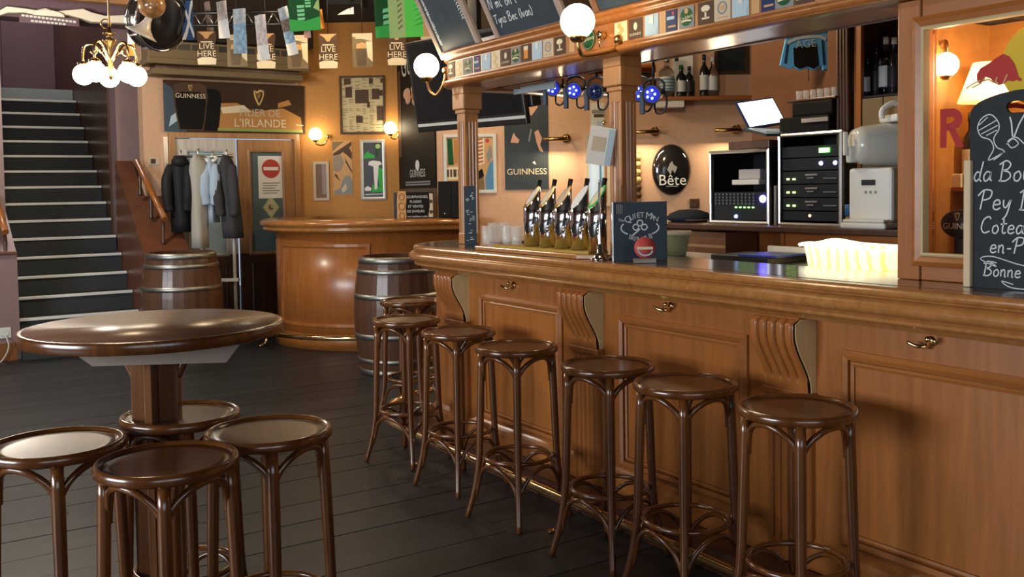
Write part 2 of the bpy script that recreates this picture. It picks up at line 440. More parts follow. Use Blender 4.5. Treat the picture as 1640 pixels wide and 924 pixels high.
# street side, behind the viewer: a wall with two window openings; left wall with one
m = MB()
for a in ((-5.2, 9.5, 0, 0.9), (-5.2, 9.5, 2.9, CEIL), (-5.2, -3.9, 0.9, 2.9), (1.9, 9.5, 0.9, 2.9), (-1.2, -0.9, 0.9, 2.9)):
    m.box(a[0], a[1], -3.2, -3.0, a[2], a[3])
st(m, 'wall_street', BROWNW)
m = MB()
for a in ((-3.2, 16.2, 0, 0.8), (-3.2, 16.2, 2.8, 5.2), (-3.2, 1.4, 0.8, 2.8), (5.6, 16.2, 0.8, 2.8)):
    m.box(-5.2, -5.0, a[0], a[1], a[2], a[3])
st(m, 'wall_left', MAUVE)
st(MB().box(9.3, 9.5, -3.0, 16.2, 0, 5.2), 'wall_right', BROWNW)

# --- far left: stairs between two flanks, door wall
DY = 10.6                                  # the door wall stands here
NX0, NX1 = 1.10, 2.18                      # the stairs run between these
RISE, GO, SY = 0.18, 0.238, 9.96
stair = thing('staircase', 'straight staircase with dark carpeted steps and pale metal nosings at far left', 'stairs', ((NX0 + NX1) / 2, SY, 0))
STEPM = plain('dark stair carpet', (0.042, 0.047, 0.050), 0.75, bump=0.1, bscale=120)
NOSE = plain('pale aluminium nosing', (0.70, 0.72, 0.70), 0.4, 0.15)
sb = no = None
hw = (NX1 - NX0) / 2
for k in range(15):
    if sb is None:
        sb = MB().box(-hw, hw, 0, GO + 0.02, -RISE + 0.001, 0, STEPM).build('step', parent=stair, loc=(0, 0, RISE))
        no = MB().box(-hw, hw, -0.022, 0.03, -0.022, 0.006, NOSE, bev=0.005).build('nosing', parent=sb)
        no['label'] = 'pale metal nosing'
    else:
        c = sb.copy(); C.objects.link(c); c.location = (0, k * GO, RISE * (k + 1))
        d = no.copy(); C.objects.link(d); d.parent = c
MB().box(-hw, hw, 15 * GO - 0.2, 15 * GO + 1.2, 15 * RISE - 0.2, 15 * RISE, STEPM).build('landing', parent=stair)
MB().box(-hw, hw, 14 * GO + 0.225, 14 * GO + 0.26, 15 * RISE - 0.02, 16 * RISE - 0.02, plain('pale grey riser board', (0.36, 0.42, 0.43), 0.5)).build('top_riser', parent=stair, label='pale grey board above the top step')
# flanks
def sloped(x0, x1, y0, z0, y1, slope, mat):
    z1 = z0 + slope * (y1 - y0)
    m = MB()
    ps = [(y0, 0), (y0, z0), (y1, z1), (y1, 0)]
    m.rings([[Vector((x0, y, z)) for y, z in ps], [Vector((x1, y, z)) for y, z in ps]], mat, True, True, True, False)
    return m
st(sloped(NX1 + 0.004, 2.36, 9.9, 0.97, 11.1, 0.76, REDBR), 'wall_stair_flank')
st(sloped(2.36, 2.62, 9.9, 0.97, DY - 0.004, 0.76, REDBR), 'wall_stair_flank')
st(sloped(-0.9, NX0 - 0.004, 10.08, 0.98, 11.2, 0.5, MAUVE), 'wall_stair_left')
st(MB().box(-0.9, NX0 - 0.03, 10.055, 10.078, 0.0, 0.16, plain('brown skirting', (0.20, 0.085, 0.03), 0.45)), 'baseboard_left')
st(MB().box(-0.9, NX0 - 0.005, 10.05, 10.35, 0.982, 1.01, REDBR, bev=0.006), 'trim_1')
st(MB().box(NX1 + 0.03, 2.6, 11.1, 11.4, 0, CEIL + 1.7), 'wall_pier', MAUVE)
st(MB().box(NX1 + 0.004, NX1 + 0.12, 11.4, 16.0, 0, 5.2), 'wall_stair_right', DARKW)
st(MB().box(0.2, NX0 - 0.03, 10.6, 16.0, 0.9, 5.2), 'wall_stair_left', MAUVE)
st(MB().box(-0.9, 4.0, 14.9, 15.05, 2.0, 5.2), 'wall_stair_top', PURPLE)
st(MB().box(-5.0, 0.2, 10.9, 11.1, 0, CEIL), 'wall_far_left', MAUVE)
st(MB().box(-1.2, 2.36, 10.62, 10.9, 3.26, CEIL), 'trim_2', PURPLE)
# upper purple door leaf at the stair head
dl = MB().frame(-0.42, 0.42, 0, 1.75, 0.09, -0.02, 0.01, PURPLE).build('door_3', kind='structure', loc=(1.95, 14.88, 2.72))
# door wall
dwx0, dwx1 = 2.375, 4.098
m = MB()
DX0, DX1, DZ1 = 2.62, 4.05, 2.18
m.box(dwx0, DX0, DY, DY + 0.2, 0, CEIL); m.box(DX1, dwx1 + 0.03, DY, DY + 0.2, 0, CEIL); m.box(DX0, DX1, DY, DY + 0.2, DZ1, CEIL)
st(m, 'wall_door', PEACH)
# back walls that face the viewer
WA, WC = 11.1, 9.6
A0, A1 = cw((478 - 820) / FPX * WA, WA), cw((641 - 820) / FPX * WA, WA)
C0, C1 = cw((702 - 820) / FPX * WC, WC), cw(5.6, WC)
def wall_seg(name, p, q, z0, z1, mat, th=0.14):
    d = (q - p); L = d.length; a = math.atan2(d.y, d.x)
    return MB().box(0, L, 0, th, z0, z1).build(name, mat, loc=p, rot=a, kind='structure')
wall_seg('wall_back', A0, A1, 0, CEIL, OCHRE)
wall_seg('wall_return', A1, C0, 0, CEIL, DARKW)
wall_seg('wall_bar', C0, C1, 0, CEIL, PEACH)
st(MB().box(5.15, 5.3, 0.3, 4.79, 0, CEIL), 'wall_back_bar', BROWNW)
# dark strips added to darken the tops of the back walls
def dark_strip(p, q, z0, z1, th=.10):
    d = (q - p); a = math.atan2(d.y, d.x)
    return MB().box(0, d.length, -th, 0, z0, z1)
for p_, q_, z_ in ((A0, A1, 3.42), (C0, C1, 3.05)):
    d_ = q_ - p_
    dark_strip(p_, q_, z_, CEIL).build('trim_9', CEILM, loc=(p_.x, p_.y, 0), rot=math.atan2(d_.y, d_.x), kind='structure')
# cream scalloped pelmet above the stair opening
def pelmet():
    a = [(0, 17), (13, 10), (40, 13), (60, 16), (75, 13), (92, 18), (110, 16), (135, 14), (150, 20), (170, 25), (200, 24), (232, 25)]
    b = [(232, 37), (200, 37), (150, 35), (130, 29), (112, 24), (100, 25), (75, 26), (55, 23), (42, 20), (15, 20), (0, 25)]
    Z = 10.48
    top = [aty(u - 2, v, Z) for u, v in a]; bot = [aty(u - 2, v, Z) for u, v in b]
    o = [(p.x, p.z) for p in top + bot]
    m = MB(); m.prism([(x, z) for x, z in o], Z, Z + 0.10, CREAM)
    return m.build('trim_3', kind='structure', bev=0.006)
pelmet()
# brown boxed soffit above the pelmet and the plaster rose beside it
m = MB(); a = aty(-60, 0, 10.4); b = aty(236, 11, 10.4)
m.box(a.x, b.x, 10.36, 10.47, b.z, CEIL - 0.01, plain('tan ceiling board', (0.36, 0.19, 0.09), 0.5, vary=0.25, bscale=2))
m.build('trim_4', kind='structure')
# roller box / cornice above the doors
cz0, cz1 = 2.74, 2.90
cor = thing('shutter_cornice', 'olive brown boxed cornice with dark slots above the double doors', 'cornice', (3.22, DY - 0.003, cz0))
MB().box(-0.80, 0.80, -0.30, 0, 0.0, 0.06, OLIVE, bev=0.006).build('lower_moulding', parent=cor)
MB().box(-0.76, 0.76, -0.24, 0, 0.06, 0.10, DARKW).build('groove', parent=cor)
MB().box(-0.86, 0.86, -0.36, 0, 0.10, 0.16, OLIVE, bev=0.008).build('ledge', parent=cor)
MB().box(-0.84, 0.84, -0.30, 0, 0.16, 0.34, OLIVE, bev=0.006).build('fascia', parent=cor)
s0 = MB().box(-0.055, 0.055, -0.308, -0.29, 0.255, 0.315, BLACK).build('slot', parent=cor, loc=(-0.62, 0, 0))
for k in range(1, 10):
    c = s0.copy(); C.objects.link(c); c.location = (-0.62 + 0.137 * k, 0, 0)
st(MB().box(2.36, 4.1, DY - 0.42, DY - 0.003, cz0 + 0.345, CEIL), 'trim_5', CEILM)

# --- double doors
FRAMEW = wood('door frame oak', (0.30, 0.14, 0.05), (0.46, 0.24, 0.10), 2, rough=0.3)
m = MB().box(DX0, DX0 + 0.06, DY - 0.05, DY + 0.03, 0, DZ1).box(DX1 - 0.06, DX1, DY - 0.05, DY + 0.03, 0, DZ1).box(DX0 + .06, DX1 - .06, DY - 0.05, DY + 0.03, DZ1 - 0.07, DZ1)
st(m, 'trim_6', FRAMEW)
DGL = plain('grey green door glass', (0.12, 0.17, 0.18), 0.12, coat=0.3)
DGLB = plain('milky door glass', (0.34, 0.47, 0.55), 0.2)
def door(name, x0, x1, fm, gm, lab):
    d = MB().box(x0, x1, 0, 0.04, 0.02, 0.85, DARKW).box(x0, x0 + 0.12, 0, 0.04, 0.85, DZ1 - 0.08, fm).box(x1 - 0.12, x1, 0, 0.04, 0.85, DZ1 - 0.08, fm).box(x0 + 0.12, x1 - 0.12, 0, 0.04, DZ1 - 0.2, DZ1 - 0.08, fm)
    o = d.build(name, loc=(0, DY - 0.02, 0), kind='structure', label=lab)
    MB().frame(x0 + 0.10, x1 - 0.10, 0.83, DZ1 - 0.18, 0.035, -0.012, 0.02, fm, 0.008).build('moulding', parent=o)
    MB().box(x0 + 0.12, x1 - 0.12, 0.015, 0.03, 0.85, DZ1 - 0.2).build('pane', gm, parent=o)
    MB().frame(x0 + 0.12, x1 - 0.12, 0.12, 0.75, 0.03, -0.01, 0.005, DARKW, 0.006).build('lower_panel', parent=o)
    return o
mid = (DX0 + DX1) / 2 + 0.01
WFR = wood('door frame coloured as lit', (0.42, 0.40, 0.36), (0.60, 0.58, 0.54), 2, rough=0.25)  # light on the left leaf's frame is put into its colour
door('door_1', DX0 + 0.062, mid - 0.012, WFR, DGLB, 'left door leaf behind the coats, frame coloured as if lit white')
d2 = door('door_2', mid + 0.012, DX1 - 0.062, FRAMEW, DGL, 'right door leaf, brown frame')
# lit metal edge strip on the left jamb
st(MB().box(DX0 - 0.05, DX0 - 0.005, DY - 0.02, DY - 0.002, 1.35, 2.12), 'trim_7', STEEL)
p = aty(435, 283, DY - 0.03)
sg = thing('no_entry_sign', 'white paper notice with red no entry disc on the right door pane', 'sign', (p.x, DY - 0.008, p.z - 0.24))
SW = 0.145
MB().box(-SW, SW, -0.004, 0, 0, 0.47, WHITE).build('sheet', parent=sg)
m = MB().disc(0, 0.33, 0.105, -0.006, RED).box(-0.085, 0.085, -0.009, -0.007, 0.312, 0.348, WHITE)
for k in range(5): m.box(-0.10, 0.10 - 0.03 * (k % 3), -0.006, -0.005, 0.165 - 0.028 * k, 0.175 - 0.028 * k, GREYC)
m.build('print', parent=sg, label='red disc with white bar and grey lines')
p = aty(435, 332, DY - 0.03)
dg = thing('diamond_sticker', 'yellow green diamond sticker low on the right door pane', 'sticker', (p.x, DY - 0.008, p.z))
MB().prism([(0, -0.13), (0.095, 0), (0, 0.13), (-0.095, 0)], -0.003, 0, LGREEN).build('backing', parent=dg)
m = MB().flat([(0, -0.105), (0.075, 0), (0, 0.105), (-0.075, 0)], -0.0045, BEIGE).disc(0, 0, 0.032, -0.006, OLIVE).disc(0.018, 0.012, 0.022, -0.007, LGREEN)
m.build('print', parent=dg)
# banner over the doors
p = aty(373, 213, DY - 0.03)
q0, q1 = aty(261, 172, DY - 0.03), aty(486, 172, DY - 0.03)
bx0, bx1 = q0.x - p.x, q1.x - p.x
bz = aty(373, 133, DY - 0.03).z - p.z
bn = thing('stout_banner', 'dark stout banner with two black pints reading pilier de l\'Irlande above the doors', 'banner', (p.x, DY - 0.055, p.z))
bn_mat = plain('banner brown print', (0.050, 0.028, 0.015), 0.55)
MB().box(bx0, bx1, -0.006, 0, 0, bz, bn_mat).build('sheet', parent=bn)
W = bx1 - bx0
X = lambda f: bx0 + W * f
m = MB()
AMB = plain('amber print', (0.45, 0.22, 0.07), 0.4)
m.flat([(X(.36), .03), (X(.98), .03), (X(.97), bz * .34), (X(.84), bz * .52), (X(.62), bz * .44), (X(.5), bz * .6), (X(.37), bz * .58)], -0.0075, AMB)
m.flat([(X(.40), bz * .38), (X(.60), bz * .43), (X(.55), bz * .56), (X(.38), bz * .5)], -0.008, CREAMC)
m.flat([(X(.80), bz * .52), (X(.90), bz * .60), (X(.88), bz * .70), (X(.80), bz * .62)], -0.008, AMB)
m.flat([(X(.0), 0), (X(.15), 0), (X(.09), bz * .45), (X(.06), bz * .85), (X(0), bz * .95)], -0.0075, plain('blue grey print', (0.06, 0.09, 0.12), 0.5))
m.flat([(X(.03), bz * .10), (X(.12), bz * .28), (X(.115), bz * .45), (X(.045), bz * .3)], -0.0082, PALEBL)
def pintp(x, w, z0, z1, k):
    return [(x - w * .36, z0), (x + w * .36, z0), (x + w * .44, z0 + (z1 - z0) * .35), (x + w * .5, z0 + (z1 - z0) * .72), (x + w * .47, z1 - .03), (x + w * .3, z1), (x - w * .3, z1), (x - w * .47, z1 - .03), (x - w * .5, z0 + (z1 - z0) * .72), (x - w * .44, z0 + (z1 - z0) * .35)]
m.flat(pintp(X(.30), .28, .02, bz * .86, 0), -0.009, BLACKM)
m.flat(pintp(X(.18), .36, .02, bz * .96, 0), -0.010, BROWNC)
m.flat(pintp(X(.18), .32, .03, bz * .78, 0), -0.011, BLACKM)
m.flat([(X(.18) - .15, bz * .82), (X(.18) + .15, bz * .82), (X(.18) + .15, bz * .93), (X(.18) - .15, bz * .93)], -0.011, BROWNC)
def harp(m, x, z, h, y, mat):
    pts = [(x - .32 * h, z + .45 * h), (x - .05 * h, z - .5 * h), (x + .30 * h, z + .42 * h)]
    m.ribbon(smooth_pts([(x - .32 * h, z + .46 * h, 0), (x - .25 * h, z, 0), (x - .02 * h, z - .5 * h, 0)], 5), .11 * h, y, mat)
    m.ribbon(smooth_pts([(x - .34 * h, z + .46 * h, 0), (x - .1 * h, z + .36 * h, 0), (x + .08 * h, z + .48 * h, 0), (x + .32 * h, z + .42 * h, 0)], 5), .12 * h, y, mat)
    m.ribbon(smooth_pts([(x + .32 * h, z + .44 * h, 0), (x + .25 * h, z, 0), (x, z - .5 * h, 0)], 5), .09 * h, y, mat)
    for k in range(4): m.ribbon([(x - .18 * h + k * .11 * h, z + .38 * h), (x - .10 * h + k * .06 * h, z - .2 * h + .09 * h * k)], .02 * h, y, mat)
harp(m, X(.66), bz * .72, bz * .30, -0.011, GOLD)
harp(m, X(.18), bz * .86, bz * .11, -0.0125, GOLD)
m.text('GUINNESS', X(.18), bz * .70, 0.068, -0.0125, CREAMC)
m.text('PILIER DE', X(.665), bz * .405, 0.112, -0.011, BEIGE)
m.text("L'IRLANDE", X(.665), bz * .195, 0.125, -0.011, CREAMC)
m.ribbon([(X(.36), .035), (X(.98), .03)], .03, -0.010, plain('lime print', (0.30, 0.36, 0.10), 0.5))
m.ribbon([(X(.93), .10), (X(.985), .095)], .012, -0.011, CREAMC)
m.build('print', parent=bn, label='pints, harp and lettering')
# handrails
def rail(name, a, b, lab, posts):
    a, b = Vector(a), Vector(b)
    t = thing(name, lab, 'handrail', a)
    d = b - a
    MB().tube([(0, 0, 0), d * .5, d], 0.032, OAKX, 10).build('bar', parent=t)
    for f in posts:
        q = d * f
        MB().lathe([(0.02, -0.30), (0.024, -0.28), (0.014, -0.22), (0.02, -0.12), (0.013, -0.02), (0.02, -0.015)], DARKW, 10, Matrix.Translation(q)).build('baluster', parent=t)
    return t
rail('handrail', (2.40, 9.92, 1.27), (2.29, 10.55, 1.86), 'sloping brown handrail on the right stair flank beside the coats', (0.08, 0.5, 0.9))
p = aty(8, 372, 10.15)
rail('handrail', (p.x, 10.12, p.z), (p.x - 0.05, 10.9, p.z + 0.55), 'sloping brown handrail at the left edge of the stairs', (0.04, 0.5))
def socket(name, p, rot, lab, mat=OFFW, r=1.0):
    t = thing(name, lab, 'socket', p, rot)
    MB().box(-0.04 * r, 0.04 * r, -0.012, 0, -0.04 * r, 0.04 * r, mat, bev=0.004).build('plate', parent=t)
    MB().lathe([(0.028 * r, 0), (0.026 * r, 0.006), (0.022 * r, 0.002)], mat, 16, Matrix.Translation((0, -0.012, 0)) @ Matrix.Rotation(R(90), 4, 'X')).build('well', parent=t)
    return t
p = aty(8, 533, 10.08)
sk = socket('wall_socket', (p.x, 10.079, p.z), 0, 'white wall socket with hanging cord at the left edge', OFFW, 1.25)
MB().tube(smooth_pts([(0, -0.03, -0.02), (0.02, -0.06, -0.12), (-0.02, -0.06, -0.22), (-0.09, -0.05, -0.28), (-0.2, -0.05, -p.z + 0.012)], 5), 0.006, OFFW, 6).build('cord', parent=sk)
p = aty(246, 259, DY)
ns = thing('wall_notice', 'small printed notice on the peach strip left of the doors', 'notice', (p.x, DY - 0.001, p.z))
MB().box(-0.06, 0.06, -0.004, 0, -0.05, 0.05, BEIGE).build('sheet', parent=ns)
MB().box(-0.03, 0.02, -0.0055, -0.0045, -0.02, 0.03, BROWNC).box(-0.05, 0.05, -0.0055, -0.0045, -0.04, -0.03, GREYC).build('print', parent=ns)
# dim lettered plaque and lamp under the pelmet
p = aty(78, 26, 10.44)
pl = thing('stair_plaque', 'small arched pale plaque with two illegible lines beneath the cream pelmet', 'plaque', p, 0)
m = MB().prism([(-.14, .0), (.14, .0)] + [(.14 * math.cos(R(a)), .055 * math.sin(R(a))) for a in range(15, 180, 15)], -0.02, 0, CREAM)
m.build('arch', parent=pl)
m = MB()
for k in range(14): m.box(-.24 + .035 * k, -.213 + .035 * k, -.015, -.005, -.022 - .002 * k, -.002 - .002 * k, OFFW)
for k in range(9): m.box(-.16 + .035 * k, -.133 + .035 * k, -.015, -.005, -.068 - .001 * k, -.05 - .001 * k, OFFW)
m.box(-.26, .27, -.005, 0.01, -.08, 0, PURPLE)
m.build('lettering_board', parent=pl)

# ------------------------------------------------------------------ the long bar
BX = 2.86
bar = thing('bar_counter', 'long honey oak bar counter with moulded top, panels, corbels and brass foot rail', 'bar counter', (BX, 0, 0), BAR)
L = lambda n, s: (-s, n - BX)
def path(n0, cn, cs, r, s0, end, k=14, a1=90):
    return [L(n0, s) for s in (s0, s0 + 1.2, s0 + 2.4, cs - .3)] + [L(*q) for q in arc(cn, cs, r, 180, a1, k)] + ([L(*end)] if end else [])
top_path = path(2.735, 3.30, 5.12, 0.565, 0.2, (3.95, 5.685))
nos_old = [(-0.06, 1.178), (-0.008, 1.178), (0.006, 1.172), (0.012, 1.160), (0.006, 1.148), (0.004, 1.144), (0.022, 1.140), (0.034, 1.128), (0.038, 1.114), (0.034, 1.100), (0.022, 1.090), (0.002, 1.086), (-0.004, 1.080), (0.002, 1.072), (-0.004, 1.062), (-0.03, 1.055), (-0.05, 1.040), (-0.07, 1.034), (-0.07, 1.178)]
def rnd(cx, cz, r, a0, a1, n=9): return [(cx + r * math.cos(R(a0 + (a1 - a0) * k / n)), cz + r * math.sin(R(a0 + (a1 - a0) * k / n))) for k in range(n + 1)]
nos = [(-0.06, 1.180)] + rnd(-.006, 1.163, .017, 90, -80) + [(-.004, 1.143)] + rnd(.012, 1.115, .027, 80, -78, 11) + [(.0, 1.084), (.004, 1.080)] + rnd(-.004, 1.070, .010, 60, -60, 5) + [(-.010, 1.058), (-.022, 1.054), (-.034, 1.046), (-.044, 1.036), (-.075, 1.036), (-.075, 1.180)]
MB().sweep(top_path, nos, OAKT, smooth=False).build('moulded_edge', parent=bar, label='rounded honey oak edge')
MB().sweep(path(2.735, 3.30, 5.12, 0.565, 0.2, (3.95, 5.685)), [(-0.065, 1.181), (-0.065, 1.14), (-0.46, 1.14), (-0.46, 1.181)], BARTOP, smooth=False).build('counter_top', parent=bar, label='dark varnished top')
MB().sweep(path(BX, 3.30, 5.12, 0.44, 0.2, (3.9, 5.56)), [(0, 0.02), (0, 1.036), (-0.05, 1.036), (-0.05, 0.02)], OAKV, smooth=False).build('front', parent=bar)
MB().sweep(path(BX, 3.30, 5.12, 0.44, 0.2, (3.9, 5.56)), [(0.0, 0.10), (0.028, 0.10), (0.028, 0.17), (0.018, 0.19), (0.008, 0.20), (0.0, 0.21)], OAKY, smooth=False).build('skirting', parent=bar)
MB().sweep(path(BX, 3.30, 5.12, 0.44, 0.2, (3.9, 5.56)), [(0.0, 0.0), (0.155, 0.0), (0.16, 0.075), (0.15, 0.095), (0.0, 0.098)], PLINTH, smooth=False).build('plinth', parent=bar, label='red brown step along the foot of the bar')
rp = [L(2.505, s) for s in (0.2, 1, 2, 3, 4, 4.8)] + [L(*q) for q in arc(3.30, 5.08, 0.795, 180, 100, 12)]
MB().tube([(x, y, 0.145) for x, y in smooth_pts([(x, y, 0) for x, y in rp], 3) for x, y in [(x, y)]] if False else [(v.x, v.y, 0.145) for v in smooth_pts([(x, y, 0) for x, y in rp], 3)], 0.021, BRASS, 10).build('foot_rail', parent=bar, label='polished brass foot rail')
fr = bar.children[-1] if bar.children else None
for s in (0.9, 2.2, 3.45, 4.74):
    m = MB()
    m.tube(smooth_pts([(-s, 2.505 - BX, 0.125), (-s, 2.50 - BX, 0.08), (-s, 2.49 - BX, 0.035), (-s, 2.45 - BX, 0.008), (-s, 2.42 - BX, 0.010)], 4), 0.011, BRASS, 8)
    m.tube([(-s, 2.505 - BX, 0.125), (-s, 2.56 - BX, 0.115), (-s, 2.705 - BX, 0.08)], 0.009, BRASS, 8)
    m.build('rail_bracket', parent=bar)
def corbel_profile(z):                     # depth of the scroll at height z (0 = foot, 1 = head)
    return 0.028 + 0.085 * (0.5 - 0.5 * math.cos(math.pi * min(1, max(0, (z - 0.02) / 0.80)))) * (1.0 if z < 0.93 else math.sqrt(max(0, 1 - ((z - 0.93) / 0.075) ** 2)) * 0.55 + 0.45)
CZ0, CZ1, CW = 0.755, 1.030, 0.205
for s in (1.225, 2.46, 3.70, 4.935):
    cx = -s
    rs = []
    for k in range(23):
        z = k / 22
        row = []
        for j in range(81):
            f = j / 80
            g = abs(math.sin(f * 5 * math.pi))
            fl_ = (0.020 * min(1, g * 1.5) ** .6 if 0 < j < 80 else .012) if z > 0.14 else 0.018
            row.append(Vector((cx - CW / 2 + CW * f, -corbel_profile(z) - fl_ + 0.006, CZ0 + (CZ1 - CZ0) * z)))
        rs.append(row)
    c = MB().rings(rs, OAKV, False).build('corbel', parent=bar)
    for sd in (-1, 1):
        o = [(0, CZ0)] + [(-corbel_profile(k / 16) + .004, CZ0 + (CZ1 - CZ0) * k / 16) for k in range(17)] + [(0, CZ1)]
        x0, x1 = (cx + CW / 2 - 0.002, cx + CW / 2 + 0.004) if sd > 0 else (cx - CW / 2 - 0.004, cx - CW / 2 + 0.002)
        MB().rings([[Vector((x0, y, z)) for y, z in o], [Vector((x1, y, z)) for y, z in o]], OAKP, True, True, True, False).build('corbel_cheek', parent=bar, label='pale oak side of the corbel')
    MB().box(cx - CW / 2, cx + CW / 2, -0.09, 0, CZ1 - 0.002, 1.036, OAKX).build('corbel_block', parent=bar)
    MB().box(cx - CW / 2 - .01, cx + CW / 2 + .01, -0.045, 0, CZ0 - 0.03, CZ0, OAKX, bev=0.006).build('corbel_base', parent=bar)
    rs = []
    for z in (0.10, CZ0 - 0.03):
        row = []
        for j in range(49):
            f = j / 48
            g = abs(math.sin(f * 6 * math.pi))
            row.append(Vector((cx - CW / 2 + CW * f, -0.034 + 0.012 * (1 - min(1, g * 1.6)), z)))
        row = [Vector((cx - CW / 2, 0, z))] + row + [Vector((cx + CW / 2, 0, z))]
        rs.append(row)
    MB().rings(rs, OAKV, False, smooth=False).build('fluted_pilaster', parent=bar)
for s0 in (0.25, 1.445, 2.68, 3.915):
    s1 = s0 + 0.79
    MB().frame(-s1, -s0, 0.225, 0.93, 0.032, -0.024, 0.0, OAKX, 0.012).frame(-s1 + .036, -s0 - .036, 0.261, 0.894, 0.018, -0.014, 0.0, OAKX, 0.006).build('panel_frame', parent=bar)
    MB().box(-s1 + .055, -s0 - .055, -0.004, 0.0, 0.28, 0.875, OAKV).build('panel', parent=bar)
for s in (1.89, 3.126, 4.36):
    m = MB()
    m.lathe([(0.02, 0), (0.018, 0.006), (0.008, 0.01)], BRASS, 14, Matrix.Translation((-s, 0, 1.0)) @ Matrix.Rotation(R(90), 4, 'X'))
    m.tube(smooth_pts([(-s, -.004, 1.0), (-s - .005, -.03, .985), (-s - .03, -.045, .988), (-s - .055, -.05, .998)], 4), [.007] * 8 + [.006] * 4 + [.004], BRASS, 8)
    m.tube(smooth_pts([(-s, -.004, 1.0), (-s + .012, -.035, 1.0), (-s + .02, -.05, 1.012)], 4), .007, BRASS, 8)
    m.sphere((-s + .02, -.05, 1.014), .010, BRASS, 10)
    m.build('bag_hook', parent=bar, label='brass bag hook')

# ------------------------------------------------------------------ canopy over the bar, with its pillars
cn = thing('bar_canopy', 'honey oak canopy over the bar carried on two square pillars', 'canopy', (2.95, 0, 0), BAR)
K = lambda n, s: (-s, n - 2.95)
cp = [K(2.95, s) for s in (0.2, 1.5, 3, 4.6)] + [K(*q) for q in arc(3.24, 5.12, 0.29, 180, 90, 10)] + [K(4.5, 5.41)]
ZB = 2.142
MB().sweep(cp, [(0.0, ZB), (0.02, ZB + .004), (0.032, ZB + .018), (0.03, ZB + .03), (0.012, ZB + .04), (0.0, ZB + .042), (-.31, ZB + .042), (-.31, ZB)], OAKY).build('lower_board', parent=cn)
MB().sweep(cp, [(0.0, ZB + .042), (0.0, ZB + .158), (-.05, ZB + .158), (-.05, ZB + .042)], OAKY, smooth=False).build('frieze', parent=cn)
MB().sweep(cp, [(0.0, ZB + .150), (0.014, ZB + .158), (0.022, ZB + .17), (0.016, ZB + .178), (0.03, ZB + .184), (0.038, ZB + .197), (0.03, ZB + .21), (-.36, ZB + .21), (-.36, ZB + .15)], OAKY).build('cornice_moulding', parent=cn)
MB().sweep(cp, [(-0.312, ZB - .004), (-0.312, ZB + .148), (-.335, ZB + .148), (-.335, ZB - .004)], DARKW, smooth=False).build('inner_edge', parent=cn)
for n_, s_ in ((3.07, 5.17), (3.07, 3.69)):
    x, y = K(n_, s_); h = 0.046
    m = MB()
    for q in (0.0,):
        o = []
        for side in range(4):
            a = R(90 * side)
            for f in [k / 24 for k in range(24)]:
                u = (f - .5) * 2 * h; g = 0.0
                if 0.14 < f < 0.86: g = 0.010 * max(0, math.sin((f - .14) / .72 * 3 * math.pi) ** 2) * (1 if True else 0)
                px, py = u, -(h - g)
                o.append((x + px * math.cos(a) - py * math.sin(a), y + px * math.sin(a) + py * math.cos(a)))
        m.slab(o, 1.25, 1.93, OAKLIT)
    m.box(x - h, x + h, y - h, y + h, 1.93, 1.98, OAKLIT).box(x - h - .004, x + h + .004, y - h - .004, y + h + .004, 1.182, 1.25, OAKLIT, bev=.006)
    p_ = m.build('pillar', parent=cn, label='square fluted oak pillar')
    m = MB().box(x - h - .010, x + h + .010, y - h - .010, y + h + .010, 1.98, 2.005, OAKLIT, bev=.006).box(x - h - .022, x + h + .022, y - h - .022, y + h + .022, 2.005, 2.10, OAKLIT, bev=.006).box(x - h - .02, x + h + .02, y - h - .02, y + h + .02, 2.10, ZB, OAKLIT)
    m.build('capital', parent=p_)
# ------------------------------------------------------------------ stools and table
def make_stool(label, loc, rot, group):
    t = thing('bar_stool', label, 'stool', loc, rot, group)
    Rr = 0.190
    MB().lathe([(Rr - .022, .769), (Rr - .006, .768), (Rr + .001, .774), (Rr + .002, .786), (Rr - .001, .796), (Rr - .006, .800), (Rr - .011, .799), (Rr - .016, .793), (Rr - .020, .789)], STOOL, 40, cap=False).build('seat_rim', parent=t)
    MB().lathe([(Rr - .019, .772), (Rr - .019, .7905), (Rr - .05, .7885), (.0001, .787)], STOOLP, 36).build('seat_panel', parent=t, label='thin plywood seat panel')
    lr = lambda z: 0.162 + 0.026 * (1 - z / .768) + 0.052 * max(0, (0.30 - z) / .30) ** 1.8
    zs = [.770, .70, .60, .45, .32, .24, .16, .09, .03, .0]
    rd = [.0160, .0182, .0186, .0180, .0170, .0160, .0150, .0140, .0130, .012]
    lg = MB().tube([(lr(z), 0, z) for z in zs], rd, STOOL, 10).build('leg', parent=t)
    def archpts(z0, z1, inset):
        pts = []
        for a, f in ((0, 0), (2, .29), (7, .54), (14, .73), (24, .885), (34, .97), (45, 1)):
            pts.append((a, f))
        pts = pts + [(90 - a, f) for a, f in reversed(pts[:-1])]
        out = []
        for a, f in pts:
            z = z0 + (z1 - z0) * f
            r = (lr(z) - inset) if f < .9 else (lr(z) - inset)
            out.append((r * math.cos(R(a)), r * math.sin(R(a)), z))
        return smooth_pts(out, 4)
    br = MB().tube(archpts(.635, .756, .012), .0105, STOOL, 8).build('brace', parent=t)
    fb = MB().tube(archpts(.095, .264, .012), .0095, STOOL, 8).build('foot_brace', parent=t)
    for k in (1, 2, 3):
        for o in (lg, br, fb):
            c = o.copy(); C.objects.link(c); c.rotation_euler = (0, 0, R(90) * k)
    q = lr(.285) - .020
    MB().tube([(q * math.cos(R(a)), q * math.sin(R(a)), .285) for a in range(0, 360, 10)], .0105, STOOL, 8, closed=True).build('foot_ring', parent=t)
    return t
def seat_at(u, v): return atz(u, v, 0.797)
